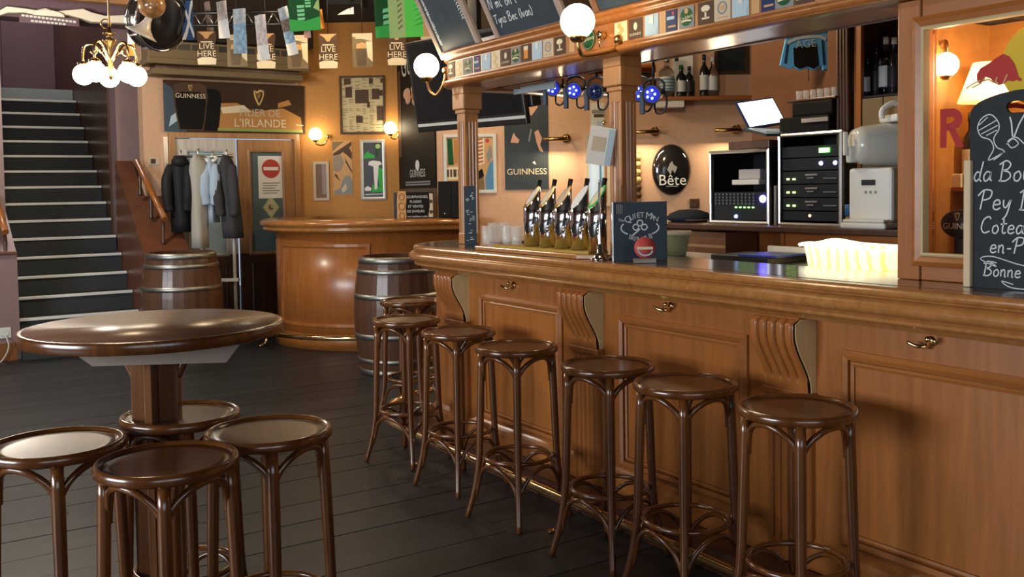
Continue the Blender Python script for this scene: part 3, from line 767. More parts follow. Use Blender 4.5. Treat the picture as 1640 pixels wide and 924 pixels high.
STO = [  # seat centre in the photograph, leg turn, label
    (1276, 650, 'rightmost dark bentwood bar stool at the bar, nearest the viewer'),
    (1097, 611, 'second bar stool from the right along the bar'),
    (973, 582, 'third bar stool from the right along the bar'),
    (827, 553, 'fourth bar stool from the right, in front of the leftmost framed bar panel'),
    (734, 529, 'fifth bar stool from the right, in front of the leftmost corbel'),
    (650, 510, 'outermost bar stool at the far left end of the bar, beside the barrel'),
    (669, 484, 'farthest bar stool, half hidden between barrel and bar corner')]
TBS = [
    (90, 708, 'bar stool left of the round table, cut by the left edge'),
    (289, 661, 'bar stool behind the post of the round table'),
    (268, 734, 'bar stool in front of the round table, nearest the viewer'),
    (430, 687, 'bar stool on the right of the round table')]
st0 = None
for i, (u, v, lab) in enumerate(STO + TBS):
    p = seat_at(u, v)
    rot = math.atan2(-p.y, -p.x) + R([4, -2, 3, 0, -4, 5, 20, 0, 8, -4, 3][i])     # one leg towards the viewer
    if i == 6: p = p + Vector((.02, .16, 0))
    g = 'bar stools along the bar' if i < len(STO) else 'bar stools around the high table'
    if st0 is None: st0 = make_stool(lab, (p.x, p.y, 0), rot, g)
    else: dup(st0, (p.x, p.y, 0), rot, lab, g)
p = atz(247, 519, 1.10)
tb = thing('high_table', 'round high table with dark veneer top and crossed plank post', 'table', (p.x, p.y, 0), F0)
TR = 0.405
MB().lathe([(TR - .004, 1.064), (TR, 1.067), (TR, 1.094), (TR - .003, 1.099), (TR - .009, 1.1005), (TR - .02, 1.1)], STOOL, 64, cap=True).build('table_edge', parent=tb)
MB().lathe([(TR - .018, 1.0985), (TR - .018, 1.1012), (.0001, 1.1012)], TABLE, 64, cap=True).build('table_top', parent=tb, label='worn glossy veneer top')
PW = 0.076
m = MB().box(-.012, .012, -PW, PW, .06, 1.03, TABLEV, bev=.002)
m.build('post_board', parent=tb, label='lighter board edge facing the viewer')
MB().box(-PW, -.0125, -.018, .018, .06, 1.03, TABLEV, bev=.002).build('post_board', parent=tb)
MB().box(.0125, PW, -.018, .018, .06, 1.03, TABLEV, bev=.002).build('post_board', parent=tb)
o_ = [(-.25, 1.064), (-.25, 1.03), (-.205, .994), (.20, .994), (.255, 1.064)]
MB().prism(o_, -.045, -.015, plain('pale grey under rail', (0.25, 0.20, 0.165), 0.5), M=Matrix.Translation((0.065, -.10, 0)) @ Matrix.Rotation(R(4), 4, 'Z')).build('under_rail', parent=tb, label='pale grey board below the top')
for sgn in (-1, 1):
    m = MB().tube(smooth_pts([(sgn * .07, 0, .93), (sgn * .10, 0, .985), (sgn * .17, 0, 1.02), (sgn * .25, 0, 1.035)], 4), .014, TABLEV, 8)
    m.box(min(sgn * .02, sgn * .30), max(sgn * .02, sgn * .30), .02, .05, 1.03, 1.066, TABLEV)
    m.build('bracket', parent=tb)
m = MB().box(-.30, .30, -.04, .04, .0, .06, TABLEV, bev=.008).box(-.04, .04, -.30, -.041, .0, .06, TABLEV, bev=.008).box(-.04, .04, .041, .30, .0, .06, TABLEV, bev=.008)
m.build('foot', parent=tb)

# ------------------------------------------------------------------ barrels
def barrel(label, loc, rot, rh, rb, H):
    t = thing('wine_barrel', label, 'barrel', loc, rot)
    pr = lambda z: rh + (rb - rh) * math.sin(math.pi * z / H) ** 0.9 if 0 < z < H else rh
    n = 24; hw_ = math.pi / n * 0.988
    rs = []
    for k in range(13):
        z = H * k / 12; r = pr(z)
        rs.append([Vector((q * math.cos(a), q * math.sin(a), z)) for q, a in ((r - .025, -hw_), (r, -hw_), (r * 1.0065, 0), (r, hw_), (r - .025, hw_))])
    s0 = MB().rings(rs, STAVE, True, True, True, False).build('stave', parent=t)
    for k in range(1, n):
        c = s0.copy(); C.objects.link(c); c.rotation_euler = (0, 0, 2 * math.pi * k / n)
    MB().lathe([(rh - .028, H - .05), (rh - .028, H - .03), (.0001, H - .03)], DARKW, 32).build('head', parent=t)
    for z0, z1 in ((.0, .05), (.10, .14), (.30, .345), (.625, .67), (.83, .87), (.915, .97)):
        z0, z1 = z0 / .97 * H, z1 / .97 * H
        MB().lathe([(pr(z0) - .003, z0), (pr(z0) + .006, z0 + .002), (pr(z1) + .006, z1 - .002), (pr(z1) - .003, z1)], HOOP, 40, cap=False).build('hoop', parent=t)
    return t
barrel('wooden wine barrel with steel hoops in front of the stairs', (2.387, 9.30, 0), .3, .305, .365, .975)
p = cw((634 - 820) / FPX * 8.15, 8.15)
barrel('wooden wine barrel with steel hoops beside the bar stools', (p.x, p.y, 0), .1, .305, .36, .975)

# ------------------------------------------------------------------ curved bar at the back
b2 = thing('curved_bar', 'small curved honey oak bar standing below the ochre wall', 'bar counter', (0, 0, 0), F0)
cxx, cyy = -1.45, 10.2
def p2(r):
    a = [(cxx + r * math.cos(R(x)), cyy + r * math.sin(R(x))) for x in range(180, 292, 6)]
    e = a[-1]
    return [(a[0][0], a[0][1] + .75)] + a + [(-0.35, 9.52 - (r - 1.0) * .95)]
B2T = 1.245
# travelling anticlockwise the outside lies on the right, so offsets are negative outwards
MB().sweep(p2(1.0), [(0, .0), (0, B2T - .12), (.05, B2T - .12), (.05, 0)], OAKV).build('front', parent=b2)
MB().sweep(p2(1.0), [(0, .0), (-.03, .0), (-.03, .13), (-.012, .15), (0, .15)], OAKX).build('skirting', parent=b2)
MB().sweep(p2(1.0), [(.30, B2T), (-.12, B2T), (-.15, B2T - .012), (-.158, B2T - .035), (-.15, B2T - .055), (-.125, B2T - .065), (-.12, B2T - .08), (-.13, B2T - .09), (-.12, B2T - .105), (-.08, B2T - .12), (.30, B2T - .12)], OAKT).build('counter_top', parent=b2)
tp = [(cxx + r_ * math.cos(R(a_)), cyy + r_ * math.sin(R(a_))) for r_, a_ in [(.72, x) for x in range(180, 301, 10)]]
def curved_frame(a0, a1, z0, z1, r, wd, th):
    m = MB()
    aa = [a0 + (a1 - a0) * k / 10 for k in range(11)]
    pt = lambda a, rr, z: Vector((cxx + rr * math.cos(R(a)), cyy + rr * math.sin(R(a)), z))
    for za, zb in ((z0, z0 + wd), (z1 - wd, z1)):
        m.rings([[pt(a, r, za), pt(a, r + th, za + .004), pt(a, r + th, zb - .004), pt(a, r, zb)] for a in aa], OAKX, True, True, True, False)
    dw = math.degrees(wd / r)
    for x0, x1 in ((a0, a0 + dw), (a1 - dw, a1)):
        m.rings([[pt(x0, r, z), pt(x0 + .2, r + th, z), pt(x1 - .2, r + th, z), pt(x1, r, z)] for z in (z0, z1)], OAKX, True, True, True, False)
    return m
curved_frame(212, 276, .22, 1.02, 1.0, .035, .016).build('panel_frame', parent=b2)
ra = [(cxx + 1.20 * math.cos(R(x)), cyy + 1.20 * math.sin(R(x)), .15) for x in range(214, 292, 6)]
MB().tube(ra, .024, BRASS, 10).build('foot_rail', parent=b2, label='polished brass foot rail')
e = Vector(ra[0])
MB().sphere(e, .034, BRASS, 12).tube(smooth_pts([e, e + Vector((.01, .01, -.06)), e + Vector((0, .0, -.11)), e + Vector((-.05, -.03, -.138))], 4), .012, BRASS, 8).build('rail_bracket', parent=b2)

# ------------------------------------------------------------------ globe lamps
def globe(mb, r): return mb.lathe([(r * .45, -r * .89)] + [(max(1e-4, r * math.sin(R(a))), -r * math.cos(R(a))) for a in range(33, 181, 10)] + [(.0001, r)], GLOBE, 28, cap=True)
def sconce(label, cat, p, r, arm, rot=0.0, group=None, dark=BRASSD):
    t = thing('globe_lamp', label, cat, p, rot, group)
    globe(MB(), r).build('globe', parent=t, label='lit opal glass globe')
    m = MB().lathe([(r * .25, -r * 1.22), (r * .38, -r * 1.12), (r * .5, -r * .95), (r * .5, -r * .86), (r * .3, -r * .82)], dark, 16)
    m.tube(smooth_pts([Vector(a) for a in arm], 5), .009, dark, 8)
    e = Vector(arm[-1])
    m.sphere(e, .024, dark, 12)
    m.build('arm', parent=t)
    return t
# two on the canopy
p = at(925, 34, 4.42); tx = 2.95 - p.x
sconce('large lit globe lamp on a brass arm at the middle of the canopy', 'lamp', p, .078, [(0, 0, -.09), (.01, 0, -.13), (.05, .01, -.15), (tx - .04, .03, -.11), (tx - .01, .03, -.06)], 0, 'globe lamps on the canopy')
p = at(683, 106, 6.05)
q = Vector((2.98, 5.27, 2.25)) - p
sconce('lit globe lamp on a brass arm at the left end of the canopy', 'lamp', p, .078, [(0, 0, -.09), (.02, 0, -.15), q * .5 + Vector((0, 0, -.16)), q * .9 + Vector((0, 0, -.07)), q], 0, 'globe lamps on the canopy')
# two on the ochre wall
for (u, v, lab, du) in ((505, 215, 'small lit globe lamp on the ochre wall beside the doors', 17), (625, 205, 'small lit globe lamp on the ochre wall at the newspaper frame corner', 12)):
    p = at(u, v, WA - .13); k = du / FPX * WA
    sconce(lab, 'lamp', p, .072, [(0, 0, -.08), (.01, 0, -.11), (k * .6, .04, -.12), (k, .08, -.06), (k, .10, -.02)], F0, 'globe lamps on the ochre wall', BRASS)
# chandelier
p = at(176, 80, 6.5)
ch = thing('chandelier', 'brass chandelier with five glowing globes hanging before the stairs', 'chandelier', p)
m = MB().lathe([(.0001, -.20), (.012, -.19), (.02, -.15), (.012, -.12), (.018, -.09), (.014, -.02), (.022, .03), (.042, .055), (.045, .065), (.02, .07), (.016, .095), (.04, .105), (.04, .112), (.012, .118), (.008, .15)], BRASSD, 18)
m.build('stem', parent=ch)
m = MB().tube([(0, 0, .15), (.003, 0, .5), (0, 0, CEIL - p.z)], .006, BRASSD, 6)
m.tube([(-.02 + .03 * math.cos(R(a)), 0, .17 + .03 * math.sin(R(a))) for a in range(0, 360, 30)], .005, BRASSD, 6, closed=True)
m.build('cable', parent=ch)
GL2 = glow('lit chandelier globe', (1.0, 0.84, 0.58), 20.0)
for k in range(5):
    a = R(72 * k - 62)
    ca, sa = math.cos(a), math.sin(a)
    f = lambda r, z: (r * ca, r * sa, z)
    m = MB().tube(smooth_pts([f(.012, -.07), f(.05, -.02), f(.10, .035), f(.155, .030), f(.172, -.03), f(.172, -.075)], 4), .009, BRASS, 8)
    m.lathe([(.016, -.075), (.034, -.085), (.04, -.10), (.03, -.105)], BRASS, 14, Matrix.Translation((.172 * ca, .172 * sa, 0)))
    m.tube(smooth_pts([f(.10, .03), f(.08, -.005), f(.10, -.03), f(.125, -.01)], 4), .006, BRASS, 6)
    am = m.build('arm', parent=ch)
    MB().sphere((.172 * ca, .172 * sa, -.162), .068, GL2, 20).build('globe', parent=am, label='glowing opal globe')
# ------------------------------------------------------------------ behind the bar
BT = 1.27
bb = thing('back_counter', 'brown wooden back counter under the sound racks', 'counter', (4.45, 3.3, 0), BAR)
MB().box(-1.75, 2.6, -.03, .69, BT - .035, BT, DARKW, bev=.006).build('worktop', parent=bb)
m = MB().box(-1.72, 2.6, .40, .42, 0, BT - .037, OAKV).box(-1.72, -1.69, 0, .4, 0, BT - .037, OAKV).box(-.62, -.59, 0, .4, 0, BT - .037, OAKV).box(-1.69, -.62, .0, .4, .80, .82, OAKX)
m.build('carcass', parent=bb)
MB().box(-.585, 2.6, 0, .02, 0.1, BT - .037, OAKX).frame(-.45, .9, .8, 1.17, .03, -.012, 0, OAKX, .006).build('front_panel', parent=bb)
cb0, cb1 = atx(1098, 392, 4.53), atx(1160, 367, 4.53)
wd = abs(cb1.y - cb0.y); ym = (cb0.y + cb1.y) / 2
CARD = plain('cardboard', (0.27, 0.13, 0.065), 0.75, vary=0.08, bscale=20)
for z0, z1, f, lab in ((.822, 1.03, .96, 'plain brown cardboard box, lower of two under the back counter'), (1.032, 1.215, 1.0, 'plain brown cardboard box, upper of two under the back counter')):
    t = thing('cardboard_box', lab, 'box', (4.70, ym, z0), BAR, 'cardboard boxes under the back counter')
    MB().box(-wd * f / 2, wd * f / 2, -.16, .13, 0, z1 - z0, CARD, bev=.003).build('carton', parent=t)
    MB().box(-wd * f / 2, wd * f / 2, -.162, -.1601, (z1 - z0) * .45, (z1 - z0) * .55, TAN).build('tape', parent=t)

# inner steel worktop behind the bar
iw = thing('service_worktop', 'low steel worktop on the serving side of the bar', 'worktop', (3.60, 2.7, 0), BAR)
MB().box(-1.8, 2.4, -.28, .2, 1.12, 1.15, STEEL, bev=.004).build('top', parent=iw)
MB().box(-1.8, 2.4, -.27, .18, 0, 1.119, DARKW).build('cabinet', parent=iw)

# two sound racks
def rack(label, uL, uR, vB, vTL, n0, dep):
    a, b = atx(uL, vB, n0), atx(uR, vB, n0)
    W_ = abs(a.y - b.y); zt = atx(uL, vTL, n0).z
    t = thing('equipment_rack', label, 'rack', (n0, (a.y + b.y) / 2, BT), BAR)
    return t, W_, zt - BT
FACE = plain('dark rack panel', (0.022, 0.026, 0.032), 0.45)
r1, W1, H1 = rack('left sound rack with silver edges and a glowing blue light', 1136, 1231, 356, 243, 4.60, .4)
h = W1 / 2
MB().box(-h, h, .02, .42, 0, .015, BLACK).box(-h, h, .02, .42, H1 - .015, H1, BLACK).box(-h, -h + .015, .02, .42, .015, H1 - .015, BLACK).box(h - .015, h, .02, .42, .015, H1 - .015, BLACK).box(-h + .015, h - .015, .40, .42, .015, H1 - .015, BLACK).build('case', parent=r1)
MB().frame(-h - .003, h + .003, -.003, H1 + .003, .022, -.004, .025, STEEL, .006).build('edge_trim', parent=r1, label='silver edge trim')
MB().box(-h + .025, h - .025, .02, .30, .025, H1 * .43, FACE).build('mixer_panel', parent=r1)
bt = MB().box(-.007, .007, 0, .012, -.006, .006, plain('grey button', (.12, .14, .16), .4), bev=.002).build('button', parent=r1, loc=(-h + .05, .009, H1 * .40))
for r_ in range(4):
    for c_ in range(11):
        if r_ + c_ == 0: continue
        c = bt.copy(); C.objects.link(c); c.location = (-h + .05 + c_ * (W1 - .15) / 11, .009, H1 * .40 - r_ * H1 * .042)
gl = MB().box(-.006, .006, 0, .008, -.004, .004, glow('green led', (.25, 1, .15), 3)).build('led', parent=r1, loc=(-.03, .011, H1 * .225))
for k in range(1, 5):
    c = gl.copy(); C.objects.link(c); c.location.x = -.03 + .036 * k
MB().lathe([(.024, 0), (.022, .01), (.0001, .014)], glow('blue lamp', (.12, .10, 1.0), 14), 18, Matrix.Translation((h - .055, .012, H1 * .34)) @ Matrix.Rotation(R(90), 4, 'X')).build('blue_light', parent=r1, label='glowing blue light')
MB().lathe([(.013, 0), (.011, .01), (.0001, .012)], glow('blue knob', (.15, .2, 1.0), 3), 14, Matrix.Translation((-.03, .018, H1 * .10)) @ Matrix.Rotation(R(90), 4, 'X')).build('power_knob', parent=r1)
wb = MB().box(-.10, .13, .05, .25, H1 * .53, H1 * .60, OFFW, bev=.004).box(-.05, .13, .06, .24, H1 * .605, H1 * .74, plain('grey device', (.42, .42, .40), .5), bev=.004).build('receiver', parent=r1, label='pale receiver boxes inside the rack')
r2, W2, H2 = rack('right sound rack with green display and rows of black amplifiers', 1246, 1347, 362, 216, 4.60, .4)
h = W2 / 2
MB().box(-h, h, .02, .42, 0, .015, BLACK).box(-h, h, .02, .42, H2 - .015, H2, BLACK).box(-h, -h + .015, .02, .42, .015, H2 - .015, BLACK).box(h - .015, h, .02, .42, .015, H2 - .015, BLACK).box(-h + .015, h - .015, .40, .42, .015, H2 - .015, BLACK).build('case', parent=r2)
MB().frame(-h - .003, h + .003, -.003, H2 + .003, .02, -.004, .025, STEEL, .006).build('edge_trim', parent=r2, label='silver edge trim')
zz = .03
for i, f in enumerate((.11, .145, .145, .145, .14, .13)):
    hh = f * H2
    u_ = MB().box(-h + .022, h - .022, .015, .35, zz, zz + hh - .006, FACE, bev=.002).build('amplifier', parent=r2, loc=(0, 0, 0))
    zc = zz + hh / 2
    if i in (1, 2, 3):
        m = MB().box(-.03, .06, .005, .0148, zc + hh * .10, zc + hh * .22, STEEL).box(-.02, .03, .008, .0148, zc - .01, zc - .002, GREYC).box(.10, h - .04, .008, .0148, zc - .012, zc - .007, GREYC)
        m.build('face_plate', parent=u_)
        for x_ in (-h + .07, -h + .115):
            MB().box(x_ - .008, x_ + .008, .006, .0148, zc - .017, zc - .006, glow('lime led', (.6, 1, .2), 2.5)).build('led', parent=u_)
    if i == 5: MB().box(h - .16, h - .09, .006, .0148, zc - .012, zc + .014, glow('green display', (.1, 1, .08), 5)).build('display', parent=u_, label='glowing green display')
    if i == 4:
        for x_ in (h - .15, h - .05):
            MB().lathe([(.013, 0), (.011, .008), (.0001, .01)], glow('violet knob', (.3, .25, 1.0), 5), 14, Matrix.Translation((x_, .014, zc)) @ Matrix.Rotation(R(90), 4, 'X')).build('knob', parent=u_, label='glowing blue knob')
    if i == 0: MB().sphere((0, .012, zc), .008, glow('amber led', (1, .5, .2), 4), 10).build('led', parent=u_)
    zz += hh
# board and laptop on the left rack, printer and glasses on the right one
zt1 = BT + H1 + .004; zt2 = BT + H2 + .004
q = atx(1209, 226, 4.66)
bd = MB().box(-.17, .17, -.12, .14, 0, .05, DARKW, bev=.004).build('wooden_board', loc=(q.x + .06, q.y, zt1), rot=BAR)
tag(bd, 'dark wooden board lying on the left sound rack under the laptop', 'board')
q = at(1226, 206, 6.15)
lp = thing('laptop', 'open laptop with bright white screen propped on the sound racks', 'laptop', (q.x, q.y, q.z), F0 + R(22))
Mx = Matrix.Rotation(R(-24), 4, 'Y')
m = MB().box(-.17, .11, -.24, 0, -.012, .006, plain('dark laptop shell', (.035, .045, .06), .3), bev=.003, M=Matrix.Rotation(R(12), 4, 'X'))
m.build('base', parent=lp)
MB().box(-.14, .05, -.20, -.06, .0065, .009, plain('keyboard blue grey', (.22, .30, .36), .5), M=Matrix.Rotation(R(12), 4, 'X')).build('keyboard', parent=lp)
Ms = Matrix.Translation((.02, .0, .02)) @ Matrix.Rotation(R(-30), 4, 'X') @ Matrix.Rotation(R(-9), 4, 'Y')
MB().box(-.155, .155, 0, .012, -.005, .20, NAVY, bev=.003, M=Ms).build('lid', parent=lp)
MB().box(-.142, .142, -.002, -.0005, .01, .188, glow('laptop screen', (.93, .97, 1.0), 1.6), M=Ms).build('screen', parent=lp, label='bright white screen')
q = atx(1302, 200, 4.72)
pr_ = thing('receipt_printer', 'black stepped printer block standing on the right sound rack', 'printer', (4.78, q.y, zt2), BAR)
MB().box(-.20, .17, -.13, .16, 0, .10, BLACKM, bev=.01).build('body', parent=pr_)
MB().box(-.13, .17, -.10, .16, .101, .19, BLACKM, bev=.012).build('lid', parent=pr_)
MB().box(-.02, .172, -.14, -.131, .06, .085, STEEL).build('paper_bar', parent=pr_, label='pale strip')
MB().box(-.17, .19, -.10, .16, .191, .205, DARKW, bev=.003).build('shelf', parent=pr_)
SG = MB().lathe([(.014, .0), (.016, .004), (.020, .055), (.0185, .055), (.0145, .008), (.0001, .008)], GLASS, 14)
s0 = SG.build('shot_glass', loc=(4.74, pr_.location.y + .12, zt2 + .206))
tag(s0, 'first tiny shot glass from the left above the black printer', 'glass', 'shot glasses above the printer')
for k, nm in enumerate(('second', 'third', 'fourth', 'fifth', 'sixth')):
    c = s0.copy(); C.objects.link(c); c.location.y -= .052 * (k + 1); c['label'] = nm + ' tiny shot glass from the left above the black printer'
q = atx(1112, 347, 4.75)
cp_ = thing('flat_cap', 'dark flat cap lying at the left end of the back counter', 'cap', (4.72, q.y + .02, BT), BAR)
MB().lathe([(.0001, .085), (.07, .082), (.13, .06), (.155, .035), (.15, .015), (.12, .0), (.0001, .0)], plain('navy felt', (.02, .026, .038), .85), 28).build('crown', parent=cp_)
MB().slab([(.12 * math.cos(R(a)) + .10, .13 * math.sin(R(a))) for a in range(-90, 91, 15)], .012, .02, BROWNC).build('peak', parent=cp_)
wb_ = MB().box(-.008, .008, -.10, .10, 0, .24, plain('grey divider', (.25, .25, .25), .5), bev=.003).build('folded_board', loc=(4.70, atx(1241, 350, 4.6).y, BT), rot=BAR)
tag(wb_, 'thin grey board standing between the two sound racks', 'board')

# slush machine
q = atx(1410, 377, 4.62)
sl = thing('slush_machine', 'white slush drink machine with clear tank at the right end of the back counter', 'drink machine', (4.66, q.y, BT), R(-88))
WP = plain('white machine plastic', (.74, .75, .72), .35)
MB().box(-.135, .135, -.14, .26, .035, .33, WP, bev=.018).build('body', parent=sl)
MB().box(-.14, .14, -.21, .02, 0, .034, WP, bev=.012).box(-.13, .13, -.205, -.15, .0345, .05, WP, bev=.008).build('drip_tray', parent=sl)
m = MB().box(-.05, .035, -.143, -.1405, .235, .265, BLACK)
for k in range(3): m.box(-.03 + .03 * k, -.018 + .03 * k, -.143, -.1405, .19, .205, GREYC)
m.build('control_panel', parent=sl)
m = MB()
for k in range(8): m.box(.1352, .139, .02, .20, .12 + .02 * k, .13 + .02 * k, GREYC)
m.build('vents', parent=sl)
TK = plain('milky clear tank', (.74, .76, .70), .18, trans=.25)
TM = Matrix.Translation((0, .05, 0)) @ Matrix.Rotation(R(-30), 4, 'Z')
def tk(m, nm, **k):
    for v in m.bm.verts: v.co = TM @ v.co
    return m.build(nm, parent=sl, **k)
tk(MB().rings([[Vector((.118 * kk_ * math.cos(R(a)), y, .455 + .118 * kk_ * math.sin(R(a)) + (.03 * (y + .2) if math.sin(R(a)) > 0 else 0))) for a in range(0, 360, 15)] for y, kk_ in ((-.215, .55), (-.21, .75), (-.17, .88), (-.05, .97), (.12, 1.0), (.24, 1.0), (.25, .9))], TK, True, True, True), 'tank', label='milky clear tank')
tk(MB().box(-.105, .105, -.02, .22, .580, .622, WP, bev=.015), 'lid')
tk(MB().tube(smooth_pts([(0, -.05, .60), (0, -.045, .65), (0, .02, .685), (0, .10, .66), (0, .12, .62)], 5), .016, WP, 8), 'lid_handle')
tk(MB().box(-.03, .03, -.245, -.20, .36, .45, OFFW, bev=.01).box(-.012, .012, -.27, -.246, .40, .53, WP, bev=.006), 'tap')
q = atx(1350, 378, 4.5)
jr = thing('blue_lidded_jar', 'small jar with blue lid left of the slush machine', 'jar', (4.58, q.y, BT))
MB().lathe([(.035, 0), (.037, .01), (.037, .055), (.03, .065)], plain('amber jar', (.30, .16, .05), .2), 20).build('body', parent=jr)
MB().lathe([(.039, .066), (.039, .125), (.034, .13), (.0001, .13)], plain('blue lid', (.03, .12, .30), .4), 20).build('lid', parent=jr)

# tall cupboard with bottles, right of the racks
q0, q1 = atx(1350, 200, 4.75), atx(1500, 200, 4.75)
s1, s0_ = q0.y, q1.y
cb = thing('bottle_cupboard', 'dark open wooden cupboard with fluted pilaster right of the sound racks', 'cupboard', (4.75, 0, BT), BAR)
X0, X1 = -s1, -s0_
m = MB().box(X0, X1, .37, .39, 0, 1.35, DARKW).box(X1 - .03, X1, 0, .37, 0, 1.35, DARKW).box(X0, X1, 0, .39, 1.35, 1.38, DARKW).box(X0, X0 + .03, 0.02, .37, 0, 1.35, DARKW)
m.build('carcass', parent=cb)
o = []
pw = .085
for j in range(25):
    f = j / 24; o.append((X0 - .02 + pw * f, -.02 - .02 + .01 * (1 - min(1, 1.6 * abs(math.sin(f * 4 * math.pi))))))
o = [(X0 - .02, .02)] + o + [(X0 - .02 + pw, .02)]
MB().slab(o, .001, 1.35, DARKW).build('fluted_pilaster', parent=cb)
MB().box(X0 + pw, X0 + pw + .045, -.01, .02, 0, 1.35, OAKV).build('stile', parent=cb)
zs_ = atx(1410, 153, 4.80).z - BT
MB().box(X0 + .031, X1 - .031, .0, .365, zs_ - .012, zs_, BLACK).build('shelf', parent=cb)
MB().box(X0 + pw + .05, X0 + .27, -.005, .018, .02, zs_ - .015, OLIVE, bev=.004).box(X0 + .275, X1 - .04, -.005, .018, .02, zs_ - .015, OLIVE, bev=.004).build('cupboard_door', parent=cb)
LABELM = [plain('silver label', (.55, .58, .60), .4), plain('black label', (.03, .03, .035), .4), plain('cream label', (.66, .58, .42), .5)]
BOT = [plain('black bottle glass', (.012, .014, .016), .08, coat=.5), plain('green bottle glass', (.012, .05, .02), .08, coat=.5), glass('pale bottle glass', (.82, .9, .95), .05), plain('amber bottle glass', (.14, .055, .012), .08, coat=.5), plain('blue glass', (.05, .12, .28), .08, coat=.5)]
def bottle(label, p, h_, r_, bm_, lm_, cm_, group, rot=0.0):
    t = thing('bottle', label, 'bottle', p, rot, group)
    MB().lathe([(r_ * .9, 0), (r_, .01), (r_, h_ * .60), (r_ * .9, h_ * .67), (r_ * .38, h_ * .77), (r_ * .33, h_ * .92), (r_ * .38, h_ * .925), (r_ * .38, h_ * .94)], bm_, 18).build('glass', parent=t)
    MB().lathe([(r_ * 1.012, h_ * .16), (r_ * 1.02, h_ * .17), (r_ * 1.02, h_ * .50), (r_ * 1.012, h_ * .51)], lm_, 18, cap=False).build('label', parent=t)
    MB().lathe([(r_ * .42, h_ * .88), (r_ * .42, h_), (.0001, h_)], cm_, 14).build('cap', parent=t)
    return t
for i, (u, hh, rr, b_, l_, lab) in enumerate(((1391, .24, .035, 0, 0, 'silver labelled bottle at the left of the cupboard shelf'), (1404, .30, .036, 0, 1, 'black bottle second from left on the cupboard shelf'), (1419, .34, .04, 2, 0, 'tall clear bottle with pale neck on the cupboard shelf'), (1432, .33, .038, 0, 1, 'dark bottle beside the oak post on the cupboard shelf'))):
    p = atx(u, 150, 4.90)
    bottle(lab, (4.90, p.y, BT + zs_ + .001), hh, rr, BOT[b_], LABELM[l_], WHITE if i > 1 else BLACK, 'bottles in the cupboard')

# small football shirt hanging behind the canopy
p = at(1292, 54, 6.3)
js = thing('hanging_shirt', 'small sky blue and black football shirt hanging behind the canopy', 'shirt', (p.x, p.y, p.z), F0)
pts = [(-.13, .0), (-.06, .012), (0, -.005), (.06, .02), (.13, .03), (.165, -.22), (.10, -.235), (.095, -.20), (.08, -.215), (.04, -.235), (.0, -.22), (-.05, -.235), (-.09, -.21), (-.10, -.225), (-.175, -.20)]
MB().prism(pts, -.012, .012, SKYB).build('shirt', parent=js, bev=.004)
m = MB().flat([(-.09, -.09), (.06, -.07), (.075, -.205), (.04, -.225), (0, -.21), (-.05, -.225), (-.085, -.205)], -.0135, BLACKM)
m.flat([(-.13, -.0), (.13, .03), (.135, .005), (-.135, -.03)], -.0135, NAVY)
m.text('AGE', -.01, -.068, .07, -.0148, PALEBL, rot=R(-5))
for k in range(9): m.box(-.11 + .024 * k, -.098 + .024 * k, -.0150, -.0145, -.022 + .003 * k, .004 + .003 * k, OFFW)
m.ribbon(smooth_pts([(-.13, -.06, 0), (-.06, -.03, 0), (.06, -.02, 0), (.12, -.04, 0)], 5), .02, -.0145, PALEBL)
m.flat([(.09, -.03), (.10, -.03), (.115, -.20), (.10, -.205)], -.014, NAVY).flat([(-.13, -.05), (-.12, -.05), (-.135, -.19), (-.15, -.19)], -.014, NAVY)
m.build('print', parent=js, label='black panel and lettering')
MB().tube([(0, 0, .01), (0.01, 0, .12)], .003, BLACK, 6).tube([(.01, 0, -.22), (.012, 0, -.30)], .003, BLACK, 6).build('string', parent=js)

# --- glazed partition on the right end of the bar
PN = 3.0
sL, sG = atx(1437, 300, PN).y, atx(1487, 300, PN).y
pt_ = thing('glazed_partition', 'oak framed glass partition standing on the right end of the bar', 'partition', (PN, 0, 1.1815), BAR)
zb0 = atx(1520, 405, PN).z - 1.1815
zt0 = ZB - 1.1815
ztg = atx(1520, 44, PN).z - 1.1815
gx0 = -sG
XR = -.35
MB().box(-sL, gx0 - .035, 0, .10, 0, zt0 - .002, OAKV, bev=.004).build('post', parent=pt_)
MB().box(gx0 - .0345, XR, .01, .10, 0, zb0 - .03, OAKX, bev=.004).build('bottom_rail', parent=pt_)
MB().box(gx0 - .0345, XR, .01, .10, ztg + .03, zt0 - .002, OAKX, bev=.004).build('top_rail', parent=pt_)
MB().frame(gx0 - .055, XR + .1, zb0 - .05, ztg + .05, .035, -.022, .012, OAKX, .010).build('moulding', parent=pt_)
MB().frame(gx0 - .018, XR + .06, zb0 - .014, ztg + .014, .012, -.026, .012, plain('gilt bead', (.60, .47, .25), .3), .006).build('bead', parent=pt_, label='pale gilt bead')
MB().box(gx0 - .01, XR, .04, .045, zb0 - .01, ztg + .01, PANE).build('pane', parent=pt_)
